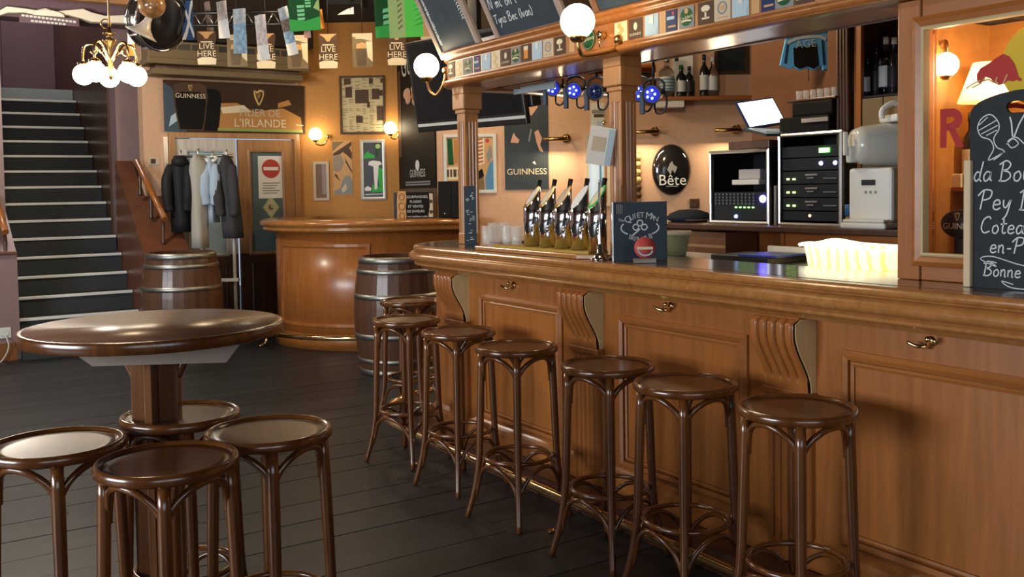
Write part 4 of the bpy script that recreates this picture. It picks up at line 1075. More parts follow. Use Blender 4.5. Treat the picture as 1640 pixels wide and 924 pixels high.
# sticker on the glass: red bull before a yellow sun, red letters
def gp(u, v):
    q = atx(u, v, PN + .034); return (-q.y, q.z - 1.1815)
STR = plain('sticker red', (.42, .035, .03), .5); STY = plain('sticker yellow', (.62, .42, .03), .5)
m = MB()
cx_, cz_ = gp(1668, 100); ex, ez = gp(1602, 104)
m.disc(cx_, cz_, abs(cx_ - ex), .037, STY, 32)
bull = [(1340 + x / 3.697, y / 3.697) for x, y in ((830, 475), (828, 440), (850, 405), (900, 375), (940, 345), (985, 318), (1020, 335), (1050, 375), (1065, 420), (1075, 455), (1095, 468), (1085, 482), (1060, 472), (1045, 482), (1010, 477), (985, 497), (960, 505), (930, 490), (910, 465), (880, 455), (860, 475), (845, 500))]
m.flat([gp(u, v) for u, v in bull], .035, STR)
for leg_ in (((850, 475), (800, 500), (765, 525)), ((880, 458), (850, 495), (800, 520)), ((930, 490), (900, 470), (860, 480)), ((985, 497), (1000, 460), (1010, 440)), ((960, 505), (940, 480), (950, 455))):
    m.ribbon([gp(1340 + x / 3.697, y / 3.697) for x, y in leg_], .005, .0345, TAN)
rx, rz = gp(1505, 237); rx2, rz2 = gp(1543, 172)
hh = rz2 - rz; wd = rx2 - rx
m.flat([(rx, rz), (rx + wd * .28, rz), (rx + wd * .28, rz2), (rx, rz2)], .036, STR)
m.flat([(rx + wd * .28, rz + hh * .78), (rx + wd * .28, rz2)] + [(rx + wd * .5 + wd * .45 * math.cos(R(a)), rz + hh * .72 + hh * .28 * math.sin(R(a))) for a in range(90, -91, -20)] + [(rx + wd * .28, rz + hh * .44), (rx + wd * .28, rz + hh * .62), (rx + wd * .5, rz + hh * .64), (rx + wd * .62, rz + hh * .72), (rx + wd * .5, rz + hh * .79)], .036, STR)
m.flat([(rx + wd * .38, rz + hh * .44), (rx + wd * .66, rz + hh * .46), (rx + wd * 1.02, rz), (rx + wd * .70, rz)], .036, STR)
fx, _ = gp(1549, 200)
for k, ch_ in enumerate('ed'):
    m.text(ch_.upper(), fx + .06 + .11 * k, rz + hh * .5, hh * 1.32, .036, STR)
m.build('glass_sticker', parent=pt_, label='red bull, yellow sun and red letters')
# display cabinet behind the glass
cd = thing('display_cabinet', 'lit orange wood cabinet with shelf behind the partition glass', 'cabinet', (PN + .11, 0, 1.1815), BAR)
XL = -sL + .03
CABW = wood('orange cabinet wood', (.36, .15, .035), (.50, .22, .055), 0, 0.6)
MB().box(XL, XR, .40, .42, 0, zt0 - .045, CABW).box(XL - .02, XL, 0, .42, 0, zt0 - .045, CABW).box(XL, XR, 0, .4, .0, .012, CABW).build('carcass', parent=cd)
zsh = atx(1522, 301, PN + .26).z - 1.1815
MB().box(XL + .002, XR, .16, .398, zsh - .012, zsh, OAKX).build('shelf', parent=cd)
MB().box(XL + .12, XL + .14, .20, .398, zsh + .001, zsh + .16, DARKW).build('divider', parent=cd)
p = atx(1515, 104, PN + .17)
sconce('lit globe lamp glowing behind the partition glass', 'lamp', p, .043, [(0, 0, .04), (-.0, 0, .07), (-.02, .02, .085), (-.05, .05, .07), (-.07, .10, .06)], BAR)
l_ = fill_light('cabinet_fill', (PN + .30, sG - .40, 1.1815 + .78), 8, .04)  # extra light added to brighten the cabinet inside, apart from its globe
p = atx(1582, 132, PN + .33)
tl = thing('table_lampshade', 'yellow glowing lampshade behind the wine board', 'lamp', (p.x, p.y, p.z - .07), 0)
MB().lathe([(.10, 0), (.05, .14), (.045, .14), (.095, 0)], glow('yellow lampshade', (1.0, .55, .12), 1.2), 24, cap=False).build('shade', parent=tl)
MB().lathe([(.012, -.10), (.012, .1), (.0001, .1)], BRASSD, 10).build('stem', parent=tl)
p = atx(1556, 190, PN + .32)
bottle('dark capped bottle behind the red letter on the partition glass', (p.x, p.y, 1.1815 + zsh), .27, .03, BOT[0], LABELM[2], plain('grey cap', (.10, .11, .11), .5), 'bottles behind the glass')
q = atx(1536, 268, PN + .30)
jb = MB().box(-.02, .02, -.02, .02, 0, .05, CREAMC, bev=.003).build('small_box', loc=(q.x, q.y, 1.1815 + zsh + .0005), rot=BAR)
tag(jb, 'small cream box on the shelf behind the partition glass', 'box')
q = atx(1521, 360, PN + .09)
go = thing('stout_oval_sign', 'black oval stout sign lettered in cream, low behind the partition glass', 'sign', (PN + .165, q.y, 1.1815 + .014), BAR)
zc = q.z - 1.1815 - .014
MB().lathe([(.0001, .012), (.060, .012), (.066, .006), (.064, 0), (.0001, 0)], BLACK, 36, Matrix.Translation((0, 0, zc)) @ Matrix.Diagonal((1.2, 1, .78, 1)) @ Matrix.Rotation(R(90), 4, 'X')).build('plaque', parent=go)
MB().box(-.03, .03, .0, .03, -.0, zc - .03, BLACK).build('foot', parent=go)
m = MB().text('GUINNESS', .004, zc - .008, .030, -.0135, CREAMC)
harp(m, -.012, zc + .026, .028, -.0135, TAN)
m.build('lettering', parent=go, label='cream lettering and gold harp')

# ------------------------------------------------------------------ on the bar
CT = 1.1815
q = atz(1552, 459, CT)
wbd = thing('wine_board', 'black chalkboard of the wine of the month standing on the right end of the bar', 'chalkboard', (q.x, q.y, CT), BAR)
k_ = 1 / 470.0
BW, BHT = .40, .615
o = [(.0, 0), (BW, 0), (BW, BHT * .90)] + [(BW / 2 + BW / 2 * math.cos(R(a)), BHT * .90 + BHT * .10 * math.sin(R(a))) for a in range(15, 180, 15)] + [(0, BHT * .90)]
hx, hz = BW * .30, BHT * .915
m = MB()
hole = [(hx - .0, hz)] 
# board with a slot handle: outline ring bridged to the slot ring
def slot(n):
    r = .018; x0, x1 = BW / 2 - .065, BW / 2 + .065
    return [(x1 + r * math.cos(R(a)), hz + r * math.sin(R(a))) for a in range(-90, 91, 30)] + [(x0 + r * math.cos(R(a)), hz + r * math.sin(R(a))) for a in range(90, 271, 30)]
def ringres(pts, n):
    P = [Vector((a, b)) for a, b in pts]; ls = [(P[(i + 1) % len(P)] - P[i]).length for i in range(len(P))]; T = sum(ls); out = []
    for k in range(n):
        t = T * k / n; i = 0
        while t > ls[i]: t -= ls[i]; i += 1
        out.append(P[i].lerp(P[(i + 1) % len(P)], t / ls[i]))
    return out
def byangle(pts, n, c):
    P = ringres(pts, 720); out = []
    for k in range(n):
        a = 2 * math.pi * k / n
        out.append(min(P, key=lambda p: abs((math.atan2(p.y - c[1], p.x - c[0]) - a + math.pi) % (2 * math.pi) - math.pi)))
    return out
c_ = (BW / 2, hz)
A = byangle(o, 96, c_); B = byangle(slot(0), 96, c_)
m.rings([[Vector((p.x, 0, p.y)) for p in B], [Vector((p.x, 0, p.y)) for p in A], [Vector((p.x, .014, p.y)) for p in A], [Vector((p.x, .014, p.y)) for p in B]], SLATE, True, False, False, False, True)
m.build('board', parent=wbd)
MB().box(-.012, .012, -.016, .012, 0, .405, plain('pale beech', (.62, .48, .30), .45), bev=.004).build('stand_post', parent=wbd, label='pale wooden post')
MB().box(.02, BW - .02, .02, .05, 0, .02, DARKW).build('foot', parent=wbd)
m = MB()
def wp(u, v): return ((u - 1557) * .00205 + .012, (459 - v) * .00198)
Y_ = -.0015
m.ribbon(smooth_pts([(*wp(u, v), 0) for u, v in ((1590, 256), (1606, 243), (1595, 236), (1590, 222), (1598, 208), (1596, 195), (1584, 184), (1570, 190), (1564, 204), (1570, 218), (1584, 224), (1590, 238), (1582, 256), (1608, 243))], 4), .0035, Y_, CHALK)
for (a, b) in (((1566, 200), (1580, 188)), ((1566, 208), (1594, 194)), ((1570, 214), (1596, 202)), ((1578, 217), (1595, 209))): m.ribbon([wp(*a), wp(*b)], .003, Y_, CHALK)
m.ribbon(smooth_pts([(*wp(u, v), 0) for u, v in ((1610, 232), (1620, 224), (1628, 232), (1618, 238), (1612, 228), (1625, 222), (1640, 234), (1655, 226))], 4), .0035, Y_, CHALK)
def wtext(t, u, v, hpx, wd=.075):
    x, z = wp(u, v); hand(m, t, x, z, hpx * .00198, Y_, CHALK, wd)
wtext('Vin', 1611, 222, 32); wtext('da Bout', 1557, 289, 30); wtext('Pey Bla', 1566, 334, 31)
wtext('Coteaux', 1569, 371, 26, .085); wtext('en-Prov', 1584, 402, 25, .085); wtext('Bonne S', 1574, 439, 22, .09)
m.ribbon(smooth_pts([(*wp(u, v), 0) for u, v in ((1596, 418), (1586, 416), (1596, 424), (1570, 413), (1590, 408), (1640, 420), (1690, 416))], 4), .003, Y_, CHALK)
m.ribbon(smooth_pts([(*wp(u, v), 0) for u, v in ((1622, 450), (1604, 446), (1618, 455), (1650, 456), (1690, 452))], 4), .003, Y_, CHALK)
m.build('chalk_writing', parent=wbd, label='white chalk handwriting and wine glass')

# beer taps on their tray
ta, tc_ = atz(853, 394, CT + .034), atz(957, 402, CT + .034)
tdir = (tc_ - ta); tl_ = tdir.length; tang = math.atan2(tdir.y, tdir.x)
ty = thing('tap_tray', 'wooden drip tray with yellow mat under the beer taps', 'tray', (ta.x, ta.y, CT), tang)
ex_ = .22
MB().slab([(-.42, -.11), (tl_ - .02, -.11), (tl_ + .10, -.03), (tl_ + .10, .09), (-.42, .09)], 0, .022, OAKT).build('base', parent=ty, bev=.004)
MB().slab([(-.27, -.085), (tl_ - .06, -.072), (tl_ - .01, -.045), (tl_ - .01, .07), (-.27, .07)], .0222, .034, plain('yellow mat', (.42, .26, .05), .5)).build('mat', parent=ty, label='yellow mat')
tap0 = None
DEC = [OFFW, CREAMC, BEIGE, WHITE, CREAMC]
for k in range(5):
    q = ta.lerp(tc_, k / 4)
    lab = ('leftmost of five', 'second from the left of five', 'middle one of five', 'fourth from the left of five', 'rightmost of five')[k] + ' chrome beer taps on the bar' + (', green rimmed top' if k == 4 else '')
    t = thing('beer_tap', lab, 'beer tap', (q.x, q.y, CT + .0345), F0, 'chrome beer taps')
    r_ = .045
    N_ = 28
    sl_ = lambda x: .255 + .055 * (x / r_)
    base = [Vector((r_ * math.cos(2 * math.pi * j / N_), r_ * math.sin(2 * math.pi * j / N_), 0)) for j in range(N_)]
    m = MB().rings([base, [Vector((v.x, v.y, sl_(v.x) + (-.02 * v.y / r_ * -1))) for v in base]], CHROME, True, True, True)
    m.build('column', parent=t, label='chrome column')
    Mt = [Vector((v.x * .93, v.y * .93, sl_(v.x * .93) + .02 * v.y * .93 / r_ + .003)) for v in base]
    Mi = [Vector((v.x * .72, v.y * .72, sl_(v.x * .72) + .02 * v.y * .72 / r_ + .0045)) for v in base]
    m = MB().rings([[v - Vector((0, 0, .003)) for v in Mt], Mt, Mi], (GREEN if k == 4 else BRASSD) if k != 3 else WHITE, True, False, False, False)
    f = m.bm.faces.new([m.bm.verts.new(v) for v in Mi]); f.material_index = m.mi(DEC[k])
    m.build('badge', parent=t, label='slanted round badge')
    MB().tube([(.02, .035, .24), (.035, .05, .30), (.045, .055, .345)], [.009, .011, .013], BLACK, 10).build('handle', parent=t, label='black handle')
    MB().tube(smooth_pts([(0, -r_, .10), (0, -.07, .10), (0, -.082, .08), (0, -.083, .05)], 4), .009, CHROME, 8).build('spout', parent=t)
# tumblers beside the taps
TUMB = MB().lathe([(.026, 0), (.028, .004), (.034, .10), (.032, .10), (.027, .01), (.0001, .01)], GLASS, 18)
q = atz(781, 391, CT + .035)
tm = TUMB.build('beer_glass', loc=(q.x, q.y, CT + .0345))
tag(tm, 'leftmost small beer glass on the yellow mat', 'glass', 'small glasses left of the taps')
for (u, v, lab) in ((797, 390, 'second small beer glass from the left on the yellow mat'), (813, 391, 'third small beer glass from the left on the yellow mat'), (828, 392, 'small beer glass right beside the leftmost tap'), (790, 384, 'small beer glass in the rear row, left'), (808, 384, 'small beer glass in the rear row, right')):
    q = atz(u, v, CT + .0345); c = tm.copy(); C.objects.link(c); c.location = (q.x, q.y, CT + .0345); c['label'] = lab
# slim stand
q = atz(961, 416, CT)
ss = thing('slim_stand', 'slim chrome stand with flared foot before the rightmost tap', 'stand', (q.x, q.y, CT))
MB().lathe([(.045, 0), (.046, .005), (.03, .014), (.014, .04), (.008, .08), (.0055, .14), (.0055, .36), (.008, .365), (.0001, .37)], CHROME, 20).build('stem', parent=ss)
# pub menu
q = atx(1026, 415, 2.90); q.z = CT
mn = thing('pub_menu', 'black pub menu with white round logo standing on the bar', 'menu', (q.x, q.y, CT), F0 + R(6))
wmn = 88 / FPX * (q.dot(FWD)); hmn = 95 / FPX * (q.dot(FWD))
MB().box(-wmn / 2, wmn / 2, 0, .012, 0, hmn, SLATEB, bev=.002).build('cover', parent=mn)
MB().box(-wmn / 2 - .006, -wmn / 2, -.002, .014, 0, hmn, STEEL).build('spine', parent=mn, label='pale metal spine')
m = MB()
R0 = wmn * .35; zc = hmn * .56; xc = -.002
m.ribbon(smooth_pts([(xc - R0 * math.cos(R(a)), zc + R0 * .42 * math.sin(R(a)), 0) for a in range(-50, 40, 10)], 3), .006, -.0015, CHALK)
m.ribbon(smooth_pts([(xc + R0 * math.cos(R(a)), zc + R0 * .42 * math.sin(R(a)), 0) for a in range(-50, 40, 10)], 3), .006, -.0015, CHALK)
t_ = 'QUIET MAN'
for i, ch_ in enumerate(t_):
    if ch_ == ' ': continue
    f = (i - 4) / 4
    m.text(ch_, xc + .01 + f * R0 * .74, zc + R0 * .66 - abs(f) ** 2 * R0 * .22, .042 if i in (0, 6) else .034, -.0015, CHALK, rot=R(14) * f)
m.text('The', xc - R0 * .98, zc + R0 * .40, .018, -.0015, CHALK)
for i, ch_ in enumerate('IRISH PUB'):
    if ch_ == ' ': continue
    f = (i - 4) / 4
    m.text(ch_, xc + f * R0 * .55, zc - R0 * .62 + abs(f) ** 2 * R0 * .16, .032, -.0015, CHALK, rot=R(-14) * f)
for dx, dz in ((0, .022), (-.019, .003), (.020, .003)): m.ribbon([(xc + dx + .013 * math.cos(R(a)), zc + dz + .013 * math.sin(R(a))) for a in range(0, 360, 30)], .006, -.0015, CHALK, True)
m.ribbon([(xc, zc - .005), (xc - .035, zc - .035)], .007, -.0015, CHALK)
for k in range(4): m.box(-wmn * .44 + .008 * k, -wmn * .44 + .008 * k + .004, -.002, -.001, hmn * .80, hmn * .96, GREYC)
m.build('logo', parent=mn, label='white pub logo with shamrock')
q2 = atx(1033, 418, 2.83)
rb = thing('card_holder', 'small clear card holder with round red badge in front of the pub menu', 'card holder', (q2.x, q2.y, CT), F0)
MB().box(-.05, .05, -.012, .03, 0, .022, plain('smoked acrylic', (.20, .16, .13), .15), bev=.003).build('base', parent=rb)
m = MB().lathe([(.047, 0), (.047, .006), (.0001, .006)], RED, 28, Matrix.Translation((0, .004, .068)) @ Matrix.Rotation(R(90), 4, 'X'))
m.build('badge', parent=rb, label='round red badge with pale band')
m = MB().box(-.035, .035, -.0035, -.0025, .06, .072, CREAMC)
m.ribbon(smooth_pts([(-.032, .055, 0), (-.01, .035, 0), (.02, .038, 0), (.034, .055, 0)], 4), .007, -.003, PALEBL)
m.build('badge_print', parent=rb)
# green and cream bucket behind the menu
q = atx(1079, 420, 3.52)
bk = thing('cream_bucket', 'cream rimmed greenish bucket half hidden behind the pub menu', 'bucket', (q.x, q.y, 1.1505))
hb = atx(1079, 370, 3.52).z - 1.1505
MB().lathe([(.062, 0), (.066, .01), (.085, hb - .02), (.08, hb - .02), (.06, .012), (.0001, .012)], plain('greenish plastic', (.30, .34, .20), .5), 24).build('bucket', parent=bk)
MB().lathe([(.084, hb - .02), (.095, hb - .015), (.095, hb), (.083, hb)], CREAM, 24, cap=False).build('rim', parent=bk)
# folder with blue sheet, white frame, tub
q = atx(1215, 424, 3.55)
fo = thing('dark_folder', 'dark folder with a blue sheet lying on the service worktop', 'folder', (3.55, q.y, 1.151), BAR)
MB().box(-.20, .17, -.12, .16, 0, .03, BLACK, bev=.004).build('cover', parent=fo)
MB().box(-.02, .20, -.13, .10, .0305, .040, plain('blue plastic sheet', (.02, .035, .24), .3), bev=.002, M=Matrix.Rotation(R(5), 4, 'Z')).build('blue_sheet', parent=fo, label='blue sheet')
q = atx(1241, 412, 3.66)
wf = thing('white_handle_frame', 'cream rectangular frame standing behind the dark folder', 'frame', (3.74, q.y, 1.151), BAR)
zf = atx(1241, 394, 3.74).z - 1.151
MB().box(-.12, -.09, 0, .02, 0, zf, CREAM, bev=.003).box(.09, .12, 0, .02, 0, zf, CREAM, bev=.003).box(-.09, .09, 0, .02, zf - .03, zf, CREAM, bev=.003).build('frame', parent=wf)
q = atx(1368, 440, 3.58)
tub = thing('glowing_tub', 'brightly glowing yellow white plastic tub with wavy rim behind the bar', 'tub', (3.60, q.y, 1.1505), BAR)
ht = atx(1368, 392, 3.5).z - 1.1505
wt = abs(atx(1292, 440, 3.5).y - atx(1440, 440, 3.5).y) / 2
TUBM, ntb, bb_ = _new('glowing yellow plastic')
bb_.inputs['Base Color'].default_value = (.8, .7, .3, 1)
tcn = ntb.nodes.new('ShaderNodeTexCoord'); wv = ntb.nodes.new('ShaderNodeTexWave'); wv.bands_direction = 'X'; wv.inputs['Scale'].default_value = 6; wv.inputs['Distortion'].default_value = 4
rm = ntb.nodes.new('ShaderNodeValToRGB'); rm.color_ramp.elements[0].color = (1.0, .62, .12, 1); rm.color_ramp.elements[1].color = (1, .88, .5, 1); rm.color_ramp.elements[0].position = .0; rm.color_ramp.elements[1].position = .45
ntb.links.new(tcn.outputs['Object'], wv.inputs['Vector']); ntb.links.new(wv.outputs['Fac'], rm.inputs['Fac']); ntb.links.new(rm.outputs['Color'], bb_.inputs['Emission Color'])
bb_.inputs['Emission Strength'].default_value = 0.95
ell = lambda kx, ky, z, wv_=0: [Vector((kx * math.copysign(abs(math.cos(a)) ** .5, math.cos(a)), ky * math.copysign(abs(math.sin(a)) ** .5, math.sin(a)), z + wv_ * math.sin(3 * a + .5))) for a in [2 * math.pi * j / 60 for j in range(60)]]
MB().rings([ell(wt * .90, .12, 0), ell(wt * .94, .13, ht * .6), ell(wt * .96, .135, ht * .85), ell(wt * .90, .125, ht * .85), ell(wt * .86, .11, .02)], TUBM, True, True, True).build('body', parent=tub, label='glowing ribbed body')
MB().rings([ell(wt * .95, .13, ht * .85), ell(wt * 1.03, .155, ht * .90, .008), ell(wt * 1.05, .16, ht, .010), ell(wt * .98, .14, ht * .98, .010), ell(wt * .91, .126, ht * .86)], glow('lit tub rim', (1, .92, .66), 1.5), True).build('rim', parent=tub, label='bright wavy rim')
# things on the pillars
q = atx(756, 390, 2.985)
ps = thing('price_strip', 'tall narrow slate price strip leaning on the left canopy pillar', 'price board', (2.975, q.y, CT), F0)
hps = atx(756, 298, 2.975).z - CT
MB().box(-.036, .036, 0, .01, 0, hps, SLATEB, bev=.002).build('slate', parent=ps)
m = MB()
random.seed(3)
for k in range(26):
    x = random.uniform(-.026, .014); z = random.uniform(.03, hps - .04)
    m.ribbon([(x, z), (x + random.uniform(.005, .012), z + random.uniform(-.008, .008)), (x + random.uniform(.01, .018), z)], .003, -.0015, CHALK)
m.build('chalk_marks', parent=ps)
q = atx(971, 203, 2.97)
pd = thing('notepad', 'pale printed paper pad hanging from the right canopy pillar', 'notepad', (2.972, q.y + .02, q.z), F0)
MB().box(-.062, .062, -.006, .006, -.185, 0, plain('warm paper', (.74, .70, .62), .6), bev=.001, M=Matrix.Rotation(R(10), 4, 'Y')).build('sheet', parent=pd)
MB().box(.028, .058, -.0085, -.0062, -.18, -.006, PALEBL, M=Matrix.Rotation(R(10), 4, 'Y')).box(-.045, .02, -.0075, -.0062, -.12, -.05, BEIGE, M=Matrix.Rotation(R(10), 4, 'Y')).build('print', parent=pd)
MB().lathe([(.012, -.01), (.012, 0), (.0001, .004)], BRASS, 12, Matrix.Translation((0, -.008, .02)) @ Matrix.Rotation(R(90), 4, 'X')).tube([(0, 0, 0), (0, .0, .02)], .003, BRASS, 6).build('hook', parent=pd)
# ------------------------------------------------------------------ coasters on the canopy frieze
def coaster_print(m, kind, w_):
    y = -.0035
    h_ = .045
    if kind == 'harp':
        m.disc(.002, .010, .013, y, CREAMC, 14, .018).text('GUINNESS', 0, -.026, .017, y, CREAMC)
    elif kind == 'green':
        m.disc(0, 0, w_ * .42, y, DGREEN, 20).disc(0, .026, .012, y - .0004, TAN, 10)
        m.text('Carlsberg', 0, -.002, .021, y - .0006, CREAMC, shear=.2, rot=R(-8)).ribbon([(-.03, -.018), (0, -.014), (.03, -.018)], .007, y - .0006, CREAMC)
    elif kind == 'blue':
        m.flat([(-w_ * .4, -h_ * .9), (w_ * .4, -h_ * .9), (w_ * .4, -h_ * .3), (-w_ * .4, h_ * .2)], y, PALEBL).flat([(-.012, h_ * .2), (.014, h_ * .1), (.014, h_ * .95), (-.012, h_ * .95)], y - .0004, OFFW)
    elif kind == 'beige':
        m.ribbon([(.024 * math.cos(R(a)), .006 + .024 * math.sin(R(a))) for a in range(0, 360, 24)], .007, y, GREYC, True).disc(0, .006, .012, y, TAN, 12).box(-.03, .03, y, y + .002, -.036, -.03, TAN)
    elif kind == 'beer':
        m.flat([(-.018, -.03), (.018, -.03), (.02, .03), (-.02, .03)], y, ORANGE).flat([(-.02, .015), (.02, .015), (.02, .036), (-.02, .036)], y - .0004, CREAMC)
    elif kind == 'goblet':
        m.disc(0, .018, .026, y, CREAMC, 16, .014).box(-.005, .005, y, y + .002, -.02, .008, CREAMC).box(-.022, .022, y, y + .002, -.026, -.018, CREAMC)
    elif kind == 'navy':
        m.box(-.028, .02, y, y + .002, .004, .018, PALEBL).box(-.02, .028, y, y + .002, -.03, -.022, TAN).disc(.012, .030, .008, y, RED, 10)
    elif kind == 'cream':
        for k in range(4): m.disc(-.012 + .018 * (k % 2), .028 - .020 * k, .013, y - .0002 * k, GOLD, 12)
CST = {'harp': BROWNC, 'green': GREYC, 'blue': PALEBL, 'beige': BEIGE, 'beer': BROWNC, 'goblet': BROWNC, 'navy': NAVY, 'cream': CREAMC, 'tan': TAN}
DESC = {'harp': 'brown with cream mark', 'green': 'grey with green badge', 'blue': 'pale blue', 'beige': 'beige with grey ring', 'beer': 'brown with amber beer', 'goblet': 'brown with cream goblet', 'navy': 'dark blue', 'cream': 'cream with gold', 'tan': 'narrow and tan'}
left = ['goblet', 'cream', 'green', 'navy', 'blue', 'cream', 'harp', 'green', 'beer', 'blue', 'beige', 'goblet', 'tan']
right = ['cream', 'harp', 'blue', 'tan', 'navy', 'green', 'goblet', 'beige', 'blue', 'tan', 'navy', 'green', 'harp', 'beige']
sr = [3.549, 3.446, 3.335, 3.262, 3.205, 3.11, 2.995, 2.90, 2.80, 2.72, 2.655, 2.575, 2.478, 2.372]
sl2 = [5.15 - .1015 * k for k in range(13)]
ORD = ['first', 'second', 'third', 'fourth', 'fifth', 'sixth', 'seventh', 'eighth', 'ninth', 'tenth', 'eleventh', 'twelfth', 'thirteenth', 'fourteenth']
for side, ks, ss_ in (('left of the globe lamp', left, sl2), ('right of the globe lamp', right, sr)):
    for i, (kd, s_) in enumerate(zip(ks, ss_)):
        w_ = .042 if kd == 'tan' else (.07 if kd == 'navy' else .092)
        t = thing('coaster', '%s coaster in the row %s, %s' % (ORD[i], side, DESC[kd]), 'coaster', (2.9495, s_, ZB + .099), BAR, 'beer coasters on the canopy frieze')
        MB().box(-w_ / 2, w_ / 2, -.002, 0, -.046, .046, CST[kd]).build('card', parent=t)
        if kd != 'tan':
            m = MB(); coaster_print(m, kd, w_); m.build('print', parent=t, kind='stuff')
q = atx(943, 69, 2.949)
t = thing('coaster', 'round green beer badge on the frieze just below the large globe lamp', 'coaster', (2.9495, q.y, ZB + .098), BAR, 'beer coasters on the canopy frieze')
MB().lathe([(.054, -.0), (.054, .004), (.0001, .004)], DGREEN, 28, Matrix.Rotation(R(90), 4, 'X')).build('card', parent=t)
m = MB().ribbon([(.048 * math.cos(R(a)), .048 * math.sin(R(a))) for a in range(0, 360, 15)], .007, -.0052, OLIVE, True).text('Carlsberg', 0, 0, .023, -.0055, CREAMC, shear=.2, rot=R(-8)).disc(.005, .024, .01, -.0052, TAN, 10)
m.build('print', parent=t)
q = atx(968, 62, 2.949)
bs = thing('brass_bracket', 'small brass fitting with hanging pin on the frieze right of the large globe lamp', 'fitting', (2.9495, q.y, ZB + .10), BAR)
MB().lathe([(.016, 0), (.02, .01), (.02, .035), (.012, .04)], BRASS, 16, Matrix.Rotation(R(90), 4, 'X')).tube([(0, -.03, -.01), (0, -.03, -.06)], .004, BRASS, 6).build('boss', parent=bs)

# ------------------------------------------------------------------ tilted chalkboards above the canopy
def board(label, ub, vb, wpx, n_, hgt, draw, tilt=27, fm=GREYF):
    a = atx(ub, vb, n_); b = atx(ub + wpx, vb, n_)
    W_ = abs(a.y - b.y)
    t = thing('menu_chalkboard', label, 'chalkboard', (n_, a.y, ZB + .212 if False else a.z), BAR)
    M = Matrix.Rotation(R(tilt), 4, 'X')
    def fin(m, nm, **k):
        for v in m.bm.verts: v.co = M @ v.co
        return m.build(nm, parent=t, **k)
    fin(MB().frame(0, W_, 0, hgt, .045, -.012, .012, fm, .006), 'frame')
    fin(MB().box(.02, W_ - .02, .0, .01, .02, hgt - .02, SLATEB), 'slate')
    m = MB(); draw(m, W_); fin(m, 'chalk_writing', label='chalk handwriting')
    fin(MB().tube([(W_ * .2, .012, hgt - .02), (W_ * .2, .14, hgt + .12)], .003, BLACK, 6).tube([(W_ * .8, .012, hgt - .02), (W_ * .8, .14, hgt + .12)], .003, BLACK, 6), 'cord', kind='stuff')
    return t
def d1(m, W_):
    random.seed(5)
    for k in range(34):
        z = .09 + k * .016; x = .06
        hand(m, random.choice(['t', 'i', 'l', 'n']) + random.choice('tiu'), x, z, .03, -.001, CHALK, .14, shear=-.1)
    for k in range(26):
        z = .20 + k * .018
        m.ribbon([(W_ - .085, z), (W_ - .07 + random.uniform(-.01, .01), z + .012), (W_ - .055, z + .004)], .006, -.001, CHALK)
def d2(m, W_):
    hand(m, "N mibon (", .05, .20, .062, -.001, CHALK, .10); hand(m, "Tynz Bec (Ivan)", .05, .115, .05, -.001, CHALK, .11)
    hand(m, "5's", W_ - .16, .18, .065, -.001, CHALK, .10)
    hand(m, "Bonne", .06, .32, .06, -.001, CHALK, .1); hand(m, "Pint", .06, .42, .06, -.001, CHALK, .1)
def d3(m, W_):
    hand(m, "Pint", .06, .15, .06, -.001, CHALK, .1); hand(m, "5's", W_ - .2, .15, .06, -.001, CHALK, .1)
board('leftmost slate menu board tilted over the left end of the canopy', 708, 96, 68, 2.96, .72, d1)
board('middle slate menu board above the canopy with two chalk lines', 800, 72, 115, 2.96, .66, d2)
board('rightmost slate menu board above the canopy, right of the large globe lamp', 958, 34, 130, 2.96, .6, d3, fm=wood('brown board frame', (.16, .075, .035), (.25, .12, .06), 0))
MB_ = MB().box(3.16, 3.24, .2, 5.2, ZB + .215, ZB + .30, OAKY)
st(MB_, 'trim_8')

# ------------------------------------------------------------------ blue spot lamps under the canopy
def spot(label, u, v, n_, on):
    q = atx(u, v, n_)
    t = thing('spot_lamp', label, 'spot lamp', q, F0 + R(-25), 'blue spot lamps under the canopy')
    MB().lathe([(.022, .11), (.035, .09), (.05, .0), (.052, -.005), (.046, -.005), (.044, .0)], BLACK, 18, Matrix.Rotation(R(100), 4, 'X') @ Matrix.Rotation(R(180), 4, 'X')).build('can', parent=t)
    MB().lathe([(.0001, -.012), (.03, -.006), (.045, .002)], glow('blue spot lens', (.03, .04, .9), .45, (.01, .01, .05)) if on else plain('unlit blue lens', (.02, .04, .16), .1, coat=.6), 18, Matrix.Rotation(R(100), 4, 'X') @ Matrix.Rotation(R(180), 4, 'X')).build('lens', parent=t, label='glowing blue lens' if on else 'dark blue lens')
    ld = MB()
    for k in range(5): ld.sphere((.022 * math.cos(k * 1.257), -.016 - .003, .022 * math.sin(k * 1.257) - .002), .007, glow('pale blue diode', (.30, .50, 1.0), 3) if on else BLACK, 8)
    ld.build('diodes', parent=t, kind='stuff')
    MB().tube(smooth_pts([(-.05, .03, 0), (-.055, .03, .06), (0, .03, .085), (.055, .03, .06), (.05, .03, 0)], 4), .007, BLACK, 8).tube([(0, .03, .085), (0, .03, ZB + .06 - q.z)], .008, BLACK, 8).build('yoke', parent=t)
    m = MB().tube(smooth_pts([(.06, .03, .02), (.075, .02, -.05), (.05, .02, -.10), (.01, .03, -.09), (0, .05, -.03)], 4), .006, BLACK, 6)
    m.build('cable', parent=t)
    MB().box(-.075, -.05, .02, .045, -.10, .02, plain('steel blue bracket', (.06, .08, .11), .4), bev=.003).build('bracket', parent=t)
    return t
